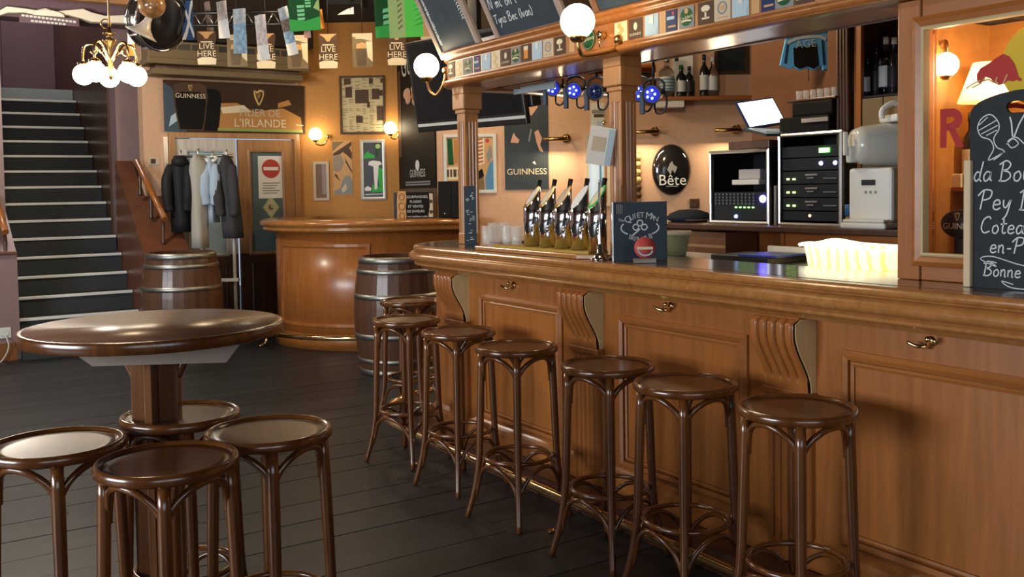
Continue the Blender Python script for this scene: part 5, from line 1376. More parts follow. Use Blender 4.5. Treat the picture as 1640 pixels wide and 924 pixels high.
for (u, v, on, lab) in ((885, 141, True, 'blue lit spot lamp, first from the left under the canopy'), (919, 145, True, 'blue lit spot lamp, second from the left under the canopy'), (953, 147, False, 'unlit dark spot lamp just left of the right canopy pillar'), (1022, 148, True, 'blue lit spot lamp showing at the right edge of the right canopy pillar'), (1044, 151, True, 'blue lit spot lamp, rightmost one below the bottle shelf')):
    spot(lab, u, v, 3.45, on)
q = atx(845, 141, 3.36)
t = thing('ceiling_panel_light', 'pale glass panel hanging in the canopy opening left of the blue lamps', 'panel', (3.40, q.y, q.z - .02), BAR)
MB().box(-.22, .22, 0, .012, 0, .045, plain('pale grey acrylic', (.32, .38, .40), .2), bev=.002).build('panel', parent=t)

# ------------------------------------------------------------------ television
q = at(752, 206, 7.7)
tv = thing('television', 'black flat television with silver bottom strip hanging behind the left canopy pillar', 'television', (q.x, q.y, q.z), F0 + R(-44))
M = Matrix.Rotation(R(10), 4, 'X')
TVW = .62
m = MB().box(-TVW, TVW, 0, .05, 0, .74, BLACK, bev=.008, M=M); m.build('body', parent=tv)
MB().box(-TVW + .03, TVW - .03, -.003, -.0005, .09, .71, plain('tv screen', (.010, .012, .013), .12, coat=.4), M=M).build('screen', parent=tv)
MB().box(-TVW + .02, TVW - .005, -.006, -.0005, .045, .068, plain('silver plastic', (.55, .56, .57), .4), M=M).build('trim_strip', parent=tv, label='silver strip')
MB().box(-.05, .05, .05, .10, .3, CEIL - q.z, BLACK).build('mount', parent=tv)
MB().box(TVW - .06, TVW + .03, .055, .16, .12, .60, BLACK, bev=.01, M=M).build('rear_box', parent=tv)

# ------------------------------------------------------------------ pictures on the walls that face the viewer
def wall_thing(name, label, cat, u, v, Z, off=.001):
    p = at(u, v, Z - off)
    return thing(name, label, cat, p, F0), Z / FPX
# newspaper frame
t, k = wall_thing('newspaper_frame', 'framed newspaper page with dark photographs on the ochre wall', 'picture', 581, 168, WA)
W2_, H2_ = 36 * k, 46 * k
MB().frame(-W2_, W2_, -H2_, H2_, .022, -.03, 0, BROWNC).build('frame', parent=t)
MB().box(-W2_ + .015, W2_ - .015, -.012, -.003, -H2_ + .015, H2_ - .015, plain('yellowed paper', (.56, .47, .27), .6)).build('page', parent=t)
m = MB(); random.seed(11); y = -.0135
for (a, b, c, d) in ((-.80, .70, -.5, .92), (-.75, .25, -.45, .62), (-.32, .05, .28, .52), (.42, .18, .75, .55), (.30, .72, .48, .92), (.62, -.55, .92, -.05), (-.3, -.62, .0, -.38), (.72, .3, .9, .5), (.2, -.1, .32, .1), (.8, .75, .92, .9)):
    m.box(a * W2_, c * W2_, y, y + .001, b * H2_, d * H2_, BROWNC)
for r_ in range(34):
    for c_ in range(6):
        x0 = -.9 + .3 * c_; z0 = -.92 + r_ * .055
        if random.random() < .6: m.box(x0 * W2_, (x0 + random.uniform(.12, .26)) * W2_, y + .0005, y + .001, z0 * H2_, (z0 + .02) * H2_, OLIVE)
m.text('2ND', -.55 * W2_, -.2 * H2_, .1, y, BROWNC) if False else None
m.build('print', parent=t, kind='stuff', label='dark photographs and lines of type')
# small frame
t, k = wall_thing('narrow_picture', 'narrow pale framed brown picture low on the ochre wall beside the doors', 'picture', 515, 290, WA)
MB().frame(-12.5 * k, 12.5 * k, -31 * k, 31 * k, .03, -.02, 0, BEIGE).build('frame', parent=t)
MB().box(-10.5 * k, 10.5 * k, -.01, -.003, -28 * k, 28 * k, plain('brown mauve print', (.20, .11, .075), .4)).build('picture', parent=t)
MB().box(1 * k, 8.5 * k, -.0115, -.0105, -21 * k, 27 * k, plain('grey stripe print', (.30, .24, .21), .4)).build('print', parent=t)
# unframed photo print
t, k = wall_thing('photo_print', 'unframed sepia photograph print in the middle of the ochre wall', 'picture', 549, 269, WA)
MB().box(-15.5 * k, 15.5 * k, -.006, 0, -43 * k, 43 * k, TAN).build('sheet', parent=t)
m = MB(); P = lambda x, z: (x * 15.5 * k, z * 43 * k)
m.flat([P(-1, .45), P(-.9, .55), P(.95, .98), P(.95, .82), P(-.3, .5)], -.0065, BROWNC).flat([P(-1, .62), P(-.6, .75), P(.2, .98), P(-1, .98)], -.007, OLIVE)
m.flat([P(-.98, .42), P(-.2, .5), P(.15, .2), P(-.1, -.05), P(-.5, -.15), P(-.98, -.1)], -.007, plain('grey brown print', (.30, .24, .19), .5))
m.flat([P(.0, .72), P(.7, .76), P(.98, .55), P(.95, .3), P(.55, .45), P(.1, .58)], -.0075, BROWNC).flat([P(.2, .4), P(.95, -.1), P(.95, -.2), P(.35, .18)], -.0075, BROWNC)
m.flat([P(.2, -.3), P(.7, -.28), P(.98, -.5), P(.98, -.98), P(-.9, -.98), P(-.95, -.85), P(-.3, -.75), P(-.1, -.5)], -.007, GREYC).flat([P(-.2, -.8), P(.3, -.55), P(.4, -.8), P(.0, -.92)], -.0078, BEIGE)
m.flat([P(-.85, -.2), P(-.6, -.25), P(-.3, -.5), P(-.8, -.3)], -.0076, BROWNC)
m.build('print', parent=t)
# chrome framed green picture
t, k = wall_thing('bright_framed_picture', 'chrome framed black and green picture with a white figure on the ochre wall', 'picture', 598, 272, WA)
MB().frame(-20 * k, 20 * k, -48 * k, 48 * k, .035, -.03, 0, plain('silver white frame', (.72, .72, .68), .25, .4), .008).build('frame', parent=t)
MB().box(-17 * k, 17 * k, -.012, -.003, -45 * k, 45 * k, BLACK).build('picture', parent=t)
m = MB(); P = lambda x, z: (x * 16 * k, z * 44 * k); y = -.0125
m.flat([P(-.95, .42), P(.15, .42), P(.1, .54), P(-.3, .60), P(-.5, .68), P(-.8, .58)], y, GREEN).flat([P(.25, .95), P(.75, .95), P(.6, .72), P(.4, .45), P(.3, .45)], y, DGREEN).disc(.5 * 16 * k, .85 * 44 * k, 4 * k, y - .0004, LGREEN, 12)
m.flat([P(.4, .12), P(.95, .02), P(.95, -.62), P(.55, -.62)], y, GREEN).flat([P(-.2, -.82), P(.95, -.80), P(.95, -.62), P(.2, -.58), P(-.1, -.52)], y, GREEN)
m.flat([P(-.4, .30), (P(.0, .34)), P(.7, .30), P(.9, .2), P(.55, .15), P(.35, -.70), P(.1, -.72), P(.02, .12), P(-.5, .18)], y - .0006, WHITE)
m.flat([P(-.9, -.66), P(-.6, -.58), P(-.2, -.66), P(-.3, -.76), P(-.85, -.76)], y - .0006, WHITE).flat([P(-.85, -.92), P(.95, -.90), P(.95, -.86), P(-.85, -.87)], y - .0004, PALEBL)
m.build('print', parent=t)
# black poster on the return wall
d = C0 - A1; Lr = d.length; ar = math.atan2(d.y, d.x)
po = thing('stout_poster', 'tall black stout poster with white emblem on the side wall behind the curved bar', 'poster', (A1.x, A1.y, 0), ar)
off = -.004
def rw(u, v):         # a point of the return wall in its own plane
    r = ray(u, v); nrm = Vector((-d.y, d.x, 0)).normalized()
    tt = (A1 - EYEP).dot(nrm) / r.dot(nrm); p = EYEP + r * tt
    return ((p - A1).dot(d.normalized()), p.z)
x0, z0 = rw(646, 302); x1, z1 = rw(699, 300)
zt = rw(660, 82)[1]
MB().box(.06, Lr - .02, -.012, -.001, z0, zt, plain('black poster', (.010, .009, .008), .6)).build('sheet', parent=po)
MB().box(.07, .22, -.016, -.0125, rw(650, 250)[1], rw(650, 110)[1], BROWNC).build('lighter_edge', parent=po)
m = MB(); y = -.018
ex_, ez_ = rw(671, 266)
m.disc(ex_, ez_ + .01, .085, y, WHITE, 14, .055)
m.text('GUINNESS', *rw(671, 278), .12, y, OFFW, sx=1.15)
for v_ in (291, 295): m.box(rw(652, v_)[0], rw(692, v_)[0], y, y + .002, rw(671, v_)[1] - .012, rw(671, v_)[1] + .006, GREYC)
m.text('GUI', *rw(655, 105), .34, y, OFFW)
for (u, v, rr, mt_) in ((654, 150, .16, SKIN), (667, 141, .17, CREAMC), (656, 158, .12, SKIN), (668, 160, .15, SKIN), (667, 151, .18, AMB)):
    m.disc(*rw(u, v), rr, y - .0005 * rr * 10, mt_, 12, .06)
m.build('print', parent=po, kind='stuff', label='white emblem, lettering and glasses')
# framed picture behind the speaker
t, k = wall_thing('white_framed_picture', 'white framed colourful poster behind the left canopy pillar', 'picture', 753, 262, WC)
MB().frame(-42 * k, 42 * k, -47 * k, 47 * k, .03, -.025, 0, OFFW).build('frame', parent=t)
MB().box(-40 * k, 40 * k, -.01, -.003, -45 * k, 45 * k, TAN).build('picture', parent=t)
m = MB(); P = lambda u, v: ((u - 753) * k, (262 - v) * k); y = -.0105
m.flat([P(717, 222), P(725, 222), P(727, 264), P(718, 264)], y, DGREEN).flat([P(727, 224), P(736, 224), P(736, 260), P(727, 262)], y, AMB).flat([P(713, 224), P(717, 224), P(717, 256), P(713, 250)], y, OFFW)
m.flat([P(713, 268), P(738, 266), P(738, 286), P(713, 288)], y, CREAMC)
for j, (a, b) in enumerate(((714, 719), (721, 724), (726, 731), (733, 737))): m.flat([P(a, 283), P(b, 283), P(b, 271), P(a, 271)], y - .0005, BROWNC)
m.flat([P(763, 222), P(776, 220), P(776, 262), P(764, 266)], y, CREAMC)
for j in range(7): m.flat([P(765, 262 - 6 * j), P(774, 260 - 6 * j), P(774, 257 - 6 * j), P(765, 259 - 6 * j)], y - .0005, plain('rust print', (.42, .13, .06), .5))
m.flat([P(777, 304), P(791, 304), P(791, 256), P(784, 262), P(777, 284)], y, BLUE).flat([P(779, 248), P(786, 232), P(789, 250), P(782, 262)], y, GREYC).disc(*P(781, 226), 3.5 * k, y - .0004, RED, 12)
m.flat([P(763, 306), P(776, 306), P(774, 280), P(763, 276)], y, OLIVE).flat([P(764, 276), P(772, 270), P(775, 282), P(766, 288)], y - .0006, BLACKM)
m.build('print', parent=t, kind='stuff')
# grey blue poster with a figure
t, k = wall_thing('stout_figure_poster', 'slate blue stout poster with a blurred figure right of the left canopy pillar', 'poster', 843, 228, WC)
P = lambda u, v: ((u - 843) * k, (228 - v) * k)
MB().box(-35 * k, 35 * k, -.01, 0, -75 * k, 78 * k, plain('slate blue poster', (.045, .058, .066), .55, vary=.25, bscale=3)).build('sheet', parent=t)
m = MB(); y = -.0105
m.flat([P(830, 160), P(842, 156), P(858, 158), P(862, 172), P(852, 186), P(842, 180), P(834, 176)], y, SKIN).flat([P(836, 156), P(852, 156), P(846, 168)], y - .0005, plain('slate blue dark', (.05, .06, .07), .5))
m.flat([P(823, 212), P(826, 218), P(832, 224), P(830, 229), P(818, 228), P(820, 220)], y, SKIN).flat([P(856, 212), P(862, 208), P(868, 222), P(865, 232), P(870, 244), P(864, 242), P(859, 228)], y, SKIN)
m.flat([P(846, 226), P(850, 206), P(852, 208), P(848, 228)], y, GREYC).flat([P(852, 260), P(856, 258), P(858, 264), P(854, 262)], y, OFFW)
m.text('GUINNESS', *P(843, 275), .085, y - .0005, CREAMC).flat([P(808, 296), P(878, 296), P(878, 290), P(808, 292)], y, SLATEB)
m.build('print', parent=t, kind='stuff')
# sheets and mirror beside the right pillar
t, k = wall_thing('wall_sheet', 'white printed sheet high on the peach wall left of the right pillar', 'sheet', 956, 188, WC)
MB().box(-10 * k, 12 * k, -.005, 0, -23 * k, 23 * k, OFFW).build('sheet', parent=t)
MB().box(-8 * k, 11 * k, -.0065, -.0055, 6 * k, 12 * k, GREYC).box(-5 * k, 11 * k, -.0065, -.0055, 0, 5 * k, BROWNC).box(0, 11 * k, -.0065, -.0055, -22 * k, -6 * k, PALEBL).build('print', parent=t)
t, k = wall_thing('wall_mirror', 'tall pale framed mirror on the peach wall behind the beer taps', 'mirror', 958, 272, WC)
MB().frame(-20 * k, 20 * k, -58 * k, 58 * k, .03, -.025, 0, BEIGE).build('frame', parent=t)
MB().box(-17 * k, 17 * k, -.01, -.004, -55 * k, 55 * k, plain('silvered glass', (.62, .74, .80), .12, .3)).build('glass', parent=t)
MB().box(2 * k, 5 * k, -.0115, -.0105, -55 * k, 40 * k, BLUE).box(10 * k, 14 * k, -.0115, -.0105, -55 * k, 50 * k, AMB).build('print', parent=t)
t, k = wall_thing('gilt_carving', 'narrow carved gilt ornament right of the right canopy pillar', 'ornament', 1021, 282, WC)
m = MB()
for j in range(6): m.sphere((0, -.02, (30 - 12 * j) * k), 6 * k, GOLD if j < 4 else BROWNC, 12)
m.box(-5 * k, 5 * k, -.02, 0, -40 * k, 38 * k, AMB, bev=.004)
m.build('carving', parent=t, kind='stuff')
# picture lights
for (u, v, lab) in ((907, 222, 'brass picture light on the peach wall right of the slate blue poster'), (1048, 211, 'brass picture light on the peach wall right of the right pillar'), (1178, 208, 'brass picture light on the peach wall left of the laptop')):
    t, k = wall_thing('picture_light', lab, 'lamp', u, v, WC)
    t['group'] = 'brass picture lights'
    MB().tube([(-38 * k, -.16, -.01), (2 * k, -.16, -.01)], .020, BRASSD, 12).build('tube', parent=t)
    MB().lathe([(.045, 0), (.045, .012), (.02, .02)], BRASSD, 18, Matrix.Rotation(R(90), 4, 'X')).tube(smooth_pts([(0, -.01, .0), (0, -.07, .035), (0, -.14, .03), (0, -.16, -.005)], 4), .010, BRASSD, 8).build('arm', parent=t)
    l = bpy.data.lights.new('picture_light_bulb', 'AREA'); l.shape = 'RECTANGLE'; l.size, l.size_y = .22, .03; l.energy = 6; l.color = (1, .76, .48)
    o = bpy.data.objects.new('picture_light_bulb', l); C.objects.link(o); o.parent = t; o.location = (-18 * k, -.16, -.035); o.rotation_euler = (R(-28), 0, 0)
# oval enamel plaque
t, k = wall_thing('oval_enamel_plaque', 'black domed oval plaque lettered Bete on the peach wall', 'plaque', 1075, 272, WC)
Mx = Matrix.Diagonal((31 * k, 1, 41 * k, 1)) @ Matrix.Rotation(R(90), 4, 'X')
MB().lathe([(1, 0), (.99, .012), (.93, .03), (.75, .05), (.4, .062), (.0001, .065)], plain('black enamel', (.012, .011, .011), .08, coat=.7), 40, Mx).build('plaque', parent=t)
m = MB().text('Bête', 0, -17 * k, .15, -.066, OFFW)
m.flat([(-8 * k, 0), (-4 * k, 10 * k), (0, 14 * k), (2 * k, 8 * k), (8 * k, 4 * k), (4 * k, -6 * k), (0, 0), (-3 * k, -8 * k)], -.066, GREYC).box(-10 * k, 9 * k, -.060, -.058, -27 * k, -25.5 * k, GREYC)
m.build('emblem', parent=t, label='pale lettering and grey emblem')
p = at(1112, 326, WC - .001)
socket('wall_socket', p, F0, 'brown wall socket with red light below the oval plaque', BROWNC, 1.2)
# wall shelf with bottles
a, b = at(1030, 160, WC - .001), at(1206, 163, WC - .001)
k = WC / FPX
wl = thing('bottle_shelf', 'long wooden wall shelf carrying spirit bottles right of the right pillar', 'shelf', at(1118, 157, WC - .001), F0)
MB().box(-95 * k, 92 * k, -.22, 0, -.035, 0, OAKX, bev=.004).build('board', parent=wl)
MB().box(-72 * k, -28 * k, -.20, -.02, -.10, -.0355, WHITE).build('light_box', parent=wl, label='white strip under the shelf')
zsf = wl.location.z + .001
for (u, hp, rp, b_, l_, cm, lab) in ((1036, 50, 6, 1, 0, BLACK, 'green bottle at the left end of the wall shelf by the pillar'), (1045, 47, 6, 0, 1, BLACK, 'black bottle, second from the left on the wall shelf'), (1068, 62, 12, 2, 0, STEEL, 'large pale bottle with blue stripes on the wall shelf'), (1091, 50, 8, 0, 0, DGREEN, 'dark bottle with white label and green cap on the wall shelf'), (1104, 48, 7, 0, 1, BLACK, 'black bottle without pale label in the middle of the wall shelf'), (1128, 66, 7, 0, 0, BLACK, 'tall black bottle with silver label on the wall shelf'), (1142, 62, 8, 2, 0, PALEBL, 'grey frosted bottle right of the tall black one')):
    p = at(u, 157, WC - .11)
    t = bottle(lab, (p.x, p.y, zsf), hp * k, rp * k, BOT[b_], LABELM[l_], cm, 'spirit bottles on the wall shelf', F0)
    if rp == 12:
        for j in range(4): MB().lathe([(rp * k * 1.025, hp * k * (.18 + .08 * j)), (rp * k * 1.03, hp * k * (.20 + .08 * j)), (rp * k * 1.025, hp * k * (.22 + .08 * j))], BLUE, 18, cap=False).build('stripe', parent=t, label='blue stripe')
p = at(1094, 157, WC - .02)
t = thing('white_card', 'white card with black square leaning behind the shelf bottles', 'card', (p.x, p.y, zsf), F0)
MB().box(-16 * k, 16 * k, -.006, 0, 0, 72 * k, WHITE).build('sheet', parent=t)
MB().box(-13 * k, -7 * k, -.008, -.0065, 58 * k, 66 * k, BLACK).build('print', parent=t)
t, k = wall_thing('slate_frame', 'framed dark slate hanging above the wall shelf', 'chalkboard', 1171, 97, WC)
MB().frame(-27 * k, 27 * k, -22 * k, 24 * k, .03, -.03, 0, DARKW).build('frame', parent=t)
MB().box(-24 * k, 24 * k, -.01, -.003, -19 * k, 21 * k, SLATE).build('slate', parent=t)

# ------------------------------------------------------------------ on the curved bar
def onb(u, v, Z): p = at(u, v, Z); return Vector((p.x, p.y, B2T + .0015))
k = 9.36 / FPX
sp = thing('loudspeaker', 'black loudspeaker box standing on the curved bar', 'loudspeaker', onb(720, 346, 9.40), F0 + R(-12))
MB().box(-.085, .115, -.09, .09, 0, .35, BLACKM, bev=.006).build('cabinet', parent=sp)
MB().box(-.075, .045, -.094, -.0905, .02, .33, BLACKM, bev=.003).build('grille', parent=sp)
MB().sphere((-.02, -.095, .04), .008, STEEL, 8).build('badge', parent=sp)
mb_ = thing('event_board', 'black menu board with white French lettering standing on the curved bar', 'board', onb(672, 346, 9.34), F0)
MB().box(-.135, .135, 0, .012, 0, .25, BLACKM, bev=.002).build('board', parent=mb_)
m = MB()
for i, s_ in enumerate(('GOURMANDISES,', 'PLAISIRS', 'ET VENTES', 'DE SAVEURS')): m.text(s_, -.035 + (.0 if i else .012), .205 - .046 * i, .036, -.0012, OFFW, sx=.78 if i == 0 else .85)
m.text('vos meilleurs pubs', -.02, .018, .026, -.0012, OFFW)
m.flat([(.085, .01), (.13, .01), (.13, .235), (.095, .24), (.10, .12)], -.0012, BEIGE).disc(.11, .16, .018, -.002, BROWNC, 12).disc(.112, .06, .018, -.002, BROWNC, 12)
m.build('lettering', parent=mb_, label='white lettering and bottle picture')
cb_ = thing('carved_bottle_panel', 'carved pale wooden panel with round ornament at the left of the event board', 'ornament', onb(642, 347, 9.34), F0)
MB().box(-.065, -.035, 0, .012, 0, .25, BLACK).build('dark_edge', parent=cb_)
m = MB().prism([(-.035, 0), (.055, 0), (.05, .10), (.058, .2), (.05, .262), (-.02, .262), (-.035, .18)], -.004, .014, TAN)
m.build('panel', parent=cb_, bev=.003)
m = MB()
for zc_, rr in ((.21, .03), (.12, .036), (.03, .03)):
    m.tube([(.01 + rr * .8 * math.cos(R(a)), -.006, zc_ + rr * math.sin(R(a))) for a in range(0, 360, 24)], .006, AMB, 6, closed=True)
m.build('carving', parent=cb_, kind='stuff')

# ------------------------------------------------------------------ coat stand with four garments before the left door
p = at(330, 400, 9.85)
cs = thing('coat_rail', 'slim pale coat rail standing before the left door leaf', 'coat stand', (p.x, p.y, 0), F0)
zr = at(330, 250, 9.85).z
kk = 9.85 / FPX
MB().tube([(.35 * 0 - 47 * kk, 0, zr), (48 * kk, 0, zr)], .014, STEEL, 8).build('rail', parent=cs)
for x in (-8 * kk, 44 * kk): MB().tube([(x, 0.03, 0.02), (x, 0.03, zr)], .018, plain('pale post', (.52, .52, .48), .35), 8).build('post', parent=cs, label='pale upright')
MB().box(-.34, .34, -.06, .10, 0, .03, plain('pale post', (.52, .52, .48), .35), bev=.006).box(-.32, .32, -.02, .06, .62, .65, OFFW, bev=.004).build('base', parent=cs)
def garment(label, u, vt, vb, wt_, wb_, mat, hood=None, collar=None, sleeve=True, dx=0, name='coat', cat='coat'):
    px = (u - 330) * kk
    pb = cw(0, 0)
    base = cs.location
    w0 = RGT * px
    zt = at(u, vt, 9.85).z; zb = at(u, vb, 9.85).z
    H_ = zt - zb
    t = thing(name, label, cat, (base.x + w0.x - FWD.x * (.09 if wt_ == 15 else .03), base.y + w0.y - FWD.y * (.09 if wt_ == 15 else .03), zb), F0)
    rs = []; N_ = 26
    prof = [(0, wb_), (.15, wb_ * 1.0), (.4, wb_ * .97), (.65, (wb_ + wt_) / 2), (.82, wt_), (.92, wt_ * .82), (.97, wt_ * .5), (1.0, wt_ * .25)]
    for f, wv_ in prof:
        ring = []
        for j in range(N_):
            a = 2 * math.pi * j / N_
            fold = 1 + .10 * math.sin(4 * a + f * 3) * (1 - f * .6)
            ring.append(Vector((wv_ * kk * math.cos(a) * fold + dx * kk * (1 - f), .10 * math.sin(a) * fold, H_ * f)))
        rs.append(ring)
    MB().rings(rs, mat, True, True, True).build('body', parent=t)
    if sleeve:
        for sx in (-1, 1):
            MB().tube(smooth_pts([(sx * wt_ * .75 * kk, -.03, H_ * .86), (sx * wt_ * 1.0 * kk, -.09, H_ * .70), (sx * wt_ * .95 * kk + dx * kk * .4, -.11, H_ * .45), (sx * wt_ * .8 * kk + dx * kk * .5, -.10, H_ * .28)], 4), [.05] * 4 + [.055] * 5 + [.045] * 4, mat, 10).build('sleeve', parent=t)
    if hood: MB().sphere((hood[0] * kk, -.05, H_ - .06), .085, mat, 14, .75).build('hood', parent=t)
    if collar: MB().tube([(.05 * math.cos(R(a)), -.02 + .05 * math.sin(R(a)), H_ - .02 + .02 * math.sin(R(a))) for a in range(0, 360, 30)], .018, collar, 8, closed=True).build('collar', parent=t)
    MB().tube(smooth_pts([(0, 0, H_ - .02), (0, .01, H_ + .04), (.0, .035, H_ + .06), (0, .045, H_ + .03)], 4), .005, STEEL, 6).build('hanger_hook', parent=t)
    return t
garment('black quilted jacket with hood, leftmost on the coat rail', 295, 250, 371, 17, 16, plain('black quilt', (.018, .018, .020), .55, bump=.4, bscale=25), hood=(2, 0), name='jacket', cat='jacket')
garment('long off white coat on the coat rail beside the black jacket', 326, 248, 396, 15, 12, plain('off white cloth', (.42, .40, .35), .8), name='coat', sleeve=False)
garment('pale blue shirt on the coat rail', 346, 252, 356, 8, 7, plain('pale blue cloth', (.36, .47, .58), .8), collar=WHITE, name='shirt', cat='shirt')
garment('dark grey long coat, rightmost on the coat rail', 368, 249, 381, 13, 15, plain('dark grey cloth', (.05, .05, .055), .85), dx=8, name='coat')

# ------------------------------------------------------------------ bunting cards, flags and posters under the ceiling
BZ = 8.6
kb = BZ / FPX
def strung(t, p):
    MB().tube([(0, 0, 0), (0, 0, min(.5, CEIL - p.z))], .003, BLACK, 5).build('string', parent=t)
LAB = {0: 'pint shaped card reading live here', 1: 'square brown card showing a glass of stout'}
POS = ['first card from the left of the string', 'second card from the left', 'third card from the left', 'fourth card from the left', 'fifth card from the left', 'sixth card from the left', 'seventh card from the left', 'eighth card, half behind the left menu board']
for i, (u, v0, v1) in enumerate(((330, 50, 103), (379, 55, 106), (425, 53, 109), (476, 56, 109), (525, 54, 109), (580, 53, 107), (635, 52, 104), (690, 58, 106))):
    p = at(u, v0, BZ); H_ = (v1 - v0) * kb
    t = thing('bunting_card', '%s, %s' % (LAB[i % 2], POS[i]), 'card', p, F0 + R([3, -5, 4, 2, 0, -3, 5, 0][i]), 'bunting cards before the cornice')
    m = MB()
    if i % 2 == 0:
        o = [(-.078, -H_), (.078, -H_), (.085, -H_ * .80), (.075, -H_ * .35), (.085, -H_ * .12), (.08, 0), (-.08, 0), (-.085, -H_ * .12), (-.075, -H_ * .35), (-.085, -H_ * .80)]
        m.prism(o, 0, .005, BROWNC); m.build('card', parent=t)
        m = MB().flat([(-.077, -H_ + .002), (.077, -H_ + .002), (.083, -H_ * .82), (.04, -H_ * .77), (-.04, -H_ * .77), (-.083, -H_ * .82)], -.001, CREAMC)
        m.flat([(-.076, -.003), (.076, -.003), (.03, -H_ * .12), (.012, -H_ * .22), (-.012, -H_ * .22), (-.03, -H_ * .12)], -.001, TAN).box(-.05, .05, -.0015, -.0005, -H_ * .335, -H_ * .30, CREAMC)
        m.text('LIVE', 0, -H_ * .45, .072, -.0015, CREAMC).text('HERE', 0, -H_ * .675, .072, -.0015, CREAMC)
        m.build('print', parent=t, label='cream lettering')
    else:
        m.box(-.09, .09, 0, .005, -H_, 0, OLIVE); m.build('card', parent=t)
        m = MB().flat([(-.088, -.002), (.088, -.002), (.088, -H_ * .25), (.03, -H_ * .2), (-.088, -H_ * .1)], -.001, BEIGE).flat([(.03, -H_ * .25), (.088, -H_ * .25), (.088, -H_ * .85), (.045, -H_ * .7)], -.001, CREAMC)
        m.flat(pintp(-.012, .10, -H_ * .95, -H_ * .28, 0), -.002, plain('dim brown print', (.12, .085, .05), .5)).flat([(-.058, -H_ * .45), (.035, -H_ * .45), (.032, -H_ * .31), (.0, -H_ * .27), (-.05, -H_ * .31)], -.003, TAN)
        m.box(-.06, .05, -.0035, -.0025, -H_ * .17, -H_ * .14, CREAMC)
        m.build('print', parent=t)
    strung(t, p)
def flag(label, u, v0, v1, wpx, Z, paint, tilt=0.0, yaw=0, name='flag', cat='flag', curl=.02):
    p = at(u, v0, Z); k_ = Z / FPX; W_ = wpx * k_; H_ = (v1 - v0) * k_
    t = thing(name, label, cat, p, F0 + R(yaw), None)
    paint(t, W_, H_, Matrix.Rotation(R(tilt), 4, 'Y'), curl)
    MB().tube([(0, 0, 0), (0, .0, min(.5, CEIL - p.z - .01))], .003, BLACK, 5).build('string', parent=t)
    return t
def cloth(t, W_, H_, M, curl, cells, nm='cloth'):
    """cells: list of (x0,x1,z0,z1,material) in unit coordinates over a softly curled sheet"""
    def pt(x, z, o=0): return M @ Vector(((x - .5) * W_, curl * math.sin(3.2 * x + 2 * z) + o, -(1 - z) * H_))
    for nm_, (x0, x1, z0, z1, mat, o) in cells:
        m = MB(); n = 6
        rs = [[pt(x0 + (x1 - x0) * i / n, z0 + (z1 - z0) * j / n, o) for i in range(n + 1)] for j in range(n + 1)]
        m.rings(rs, mat, False)
        m.build(nm_, parent=t)
def band(pts, mat):
    return pts
def p_irish(t, W_, H_, M, c):
    cloth(t, W_, H_, M, c, [('green_band', (0, 1, .70, 1, plain('flag green', (.03, .30, .09), .8), 0)), ('white_band', (0, 1, .36, .6998, CREAM, 0)), ('orange_band', (0, 1, 0, .3598, ORANGE, 0))])
flag('green white and orange tricolour hanging vertically above the stair pier', 209, 37, 88, 13, 8.9, p_irish)
def p_scot(t, W_, H_, M, c):
    cloth(t, W_, H_, M, c, [('cloth', (0, 1, 0, 1, plain('saltire blue', (.045, .10, .24), .8), 0))])
    m = MB()
    def pt(x, z): return M @ Vector(((x - .5) * W_, c * math.sin(3.2 * x + 2 * z) - .002, -(1 - z) * H_))
    for (a, b) in (((0, 1), (1, .05)), ((1, 1), (0.1, 0))):
        rs = []
        for j in range(9):
            f = j / 8; x = a[0] + (b[0] - a[0]) * f; z = a[1] + (b[1] - a[1]) * f
            rs.append([pt(max(0, x - .12), z), pt(min(1, x + .12), z)])
        m.rings(rs, WHITE, False)
    m.build('saltire', parent=t, label='white diagonal cross')
flag('blue flag with white diagonal cross beside the black drum', 300, 2, 62, 20, 8.3, p_scot, curl=.03)
def p_plain(*cols):
    def f(t, W_, H_, M, c):
        n = len(cols)
        cloth(t, W_, H_, M, c, [('cloth', (0, 1, 1 - (i + 1) / n, 1 - i / n - .0004 * (i > 0), cols[i], 0)) for i in range(n)])
    return f
GP = plain('grey brown pattern', (.20, .15, .13), .8, vary=.5, bscale=60)
PB2 = plain('pale blue pattern', (.28, .42, .55), .7, vary=.35, bscale=25)
LB2 = plain('light grey blue pattern', (.42, .46, .48), .7, vary=.3, bscale=30)
WPk = plain('white rose pattern', (.62, .56, .54), .7, vary=.25, bscale=30)
flag('grey brown patterned pennant behind the first bunting card', 331, 3, 48, 11, 8.9, p_plain(GP), tilt=-6)
flag('white pennant with faint red print above the first bunting cards', 354, 2, 60, 18, 8.4, p_plain(WPk, WHITE), tilt=-4)
flag('pale blue patterned pennant hanging over the second bunting card', 383, 14, 84, 22, 8.2, p_plain(LB2, PB2, PB2), tilt=0)
flag('white and rose pennant hanging over the third bunting card', 416, 24, 95, 19, 8.2, p_plain(WPk, WPk, WHITE), tilt=-4)
flag('blue and white slanted pennant between third and fourth bunting card', 452, 12, 88, 17, 8.2, p_plain(LB2, GP, PB2, WHITE), tilt=-12)
flag('small pink triangle pennant under the left green poster', 492, 48, 60, 12, 8.1, p_plain(plain('pink cloth', (.62, .34, .30), .8)))
flag('small orange pennant at the right edge of the left green poster', 512, 16, 45, 8, 8.15, p_plain(ORANGE), tilt=-8)
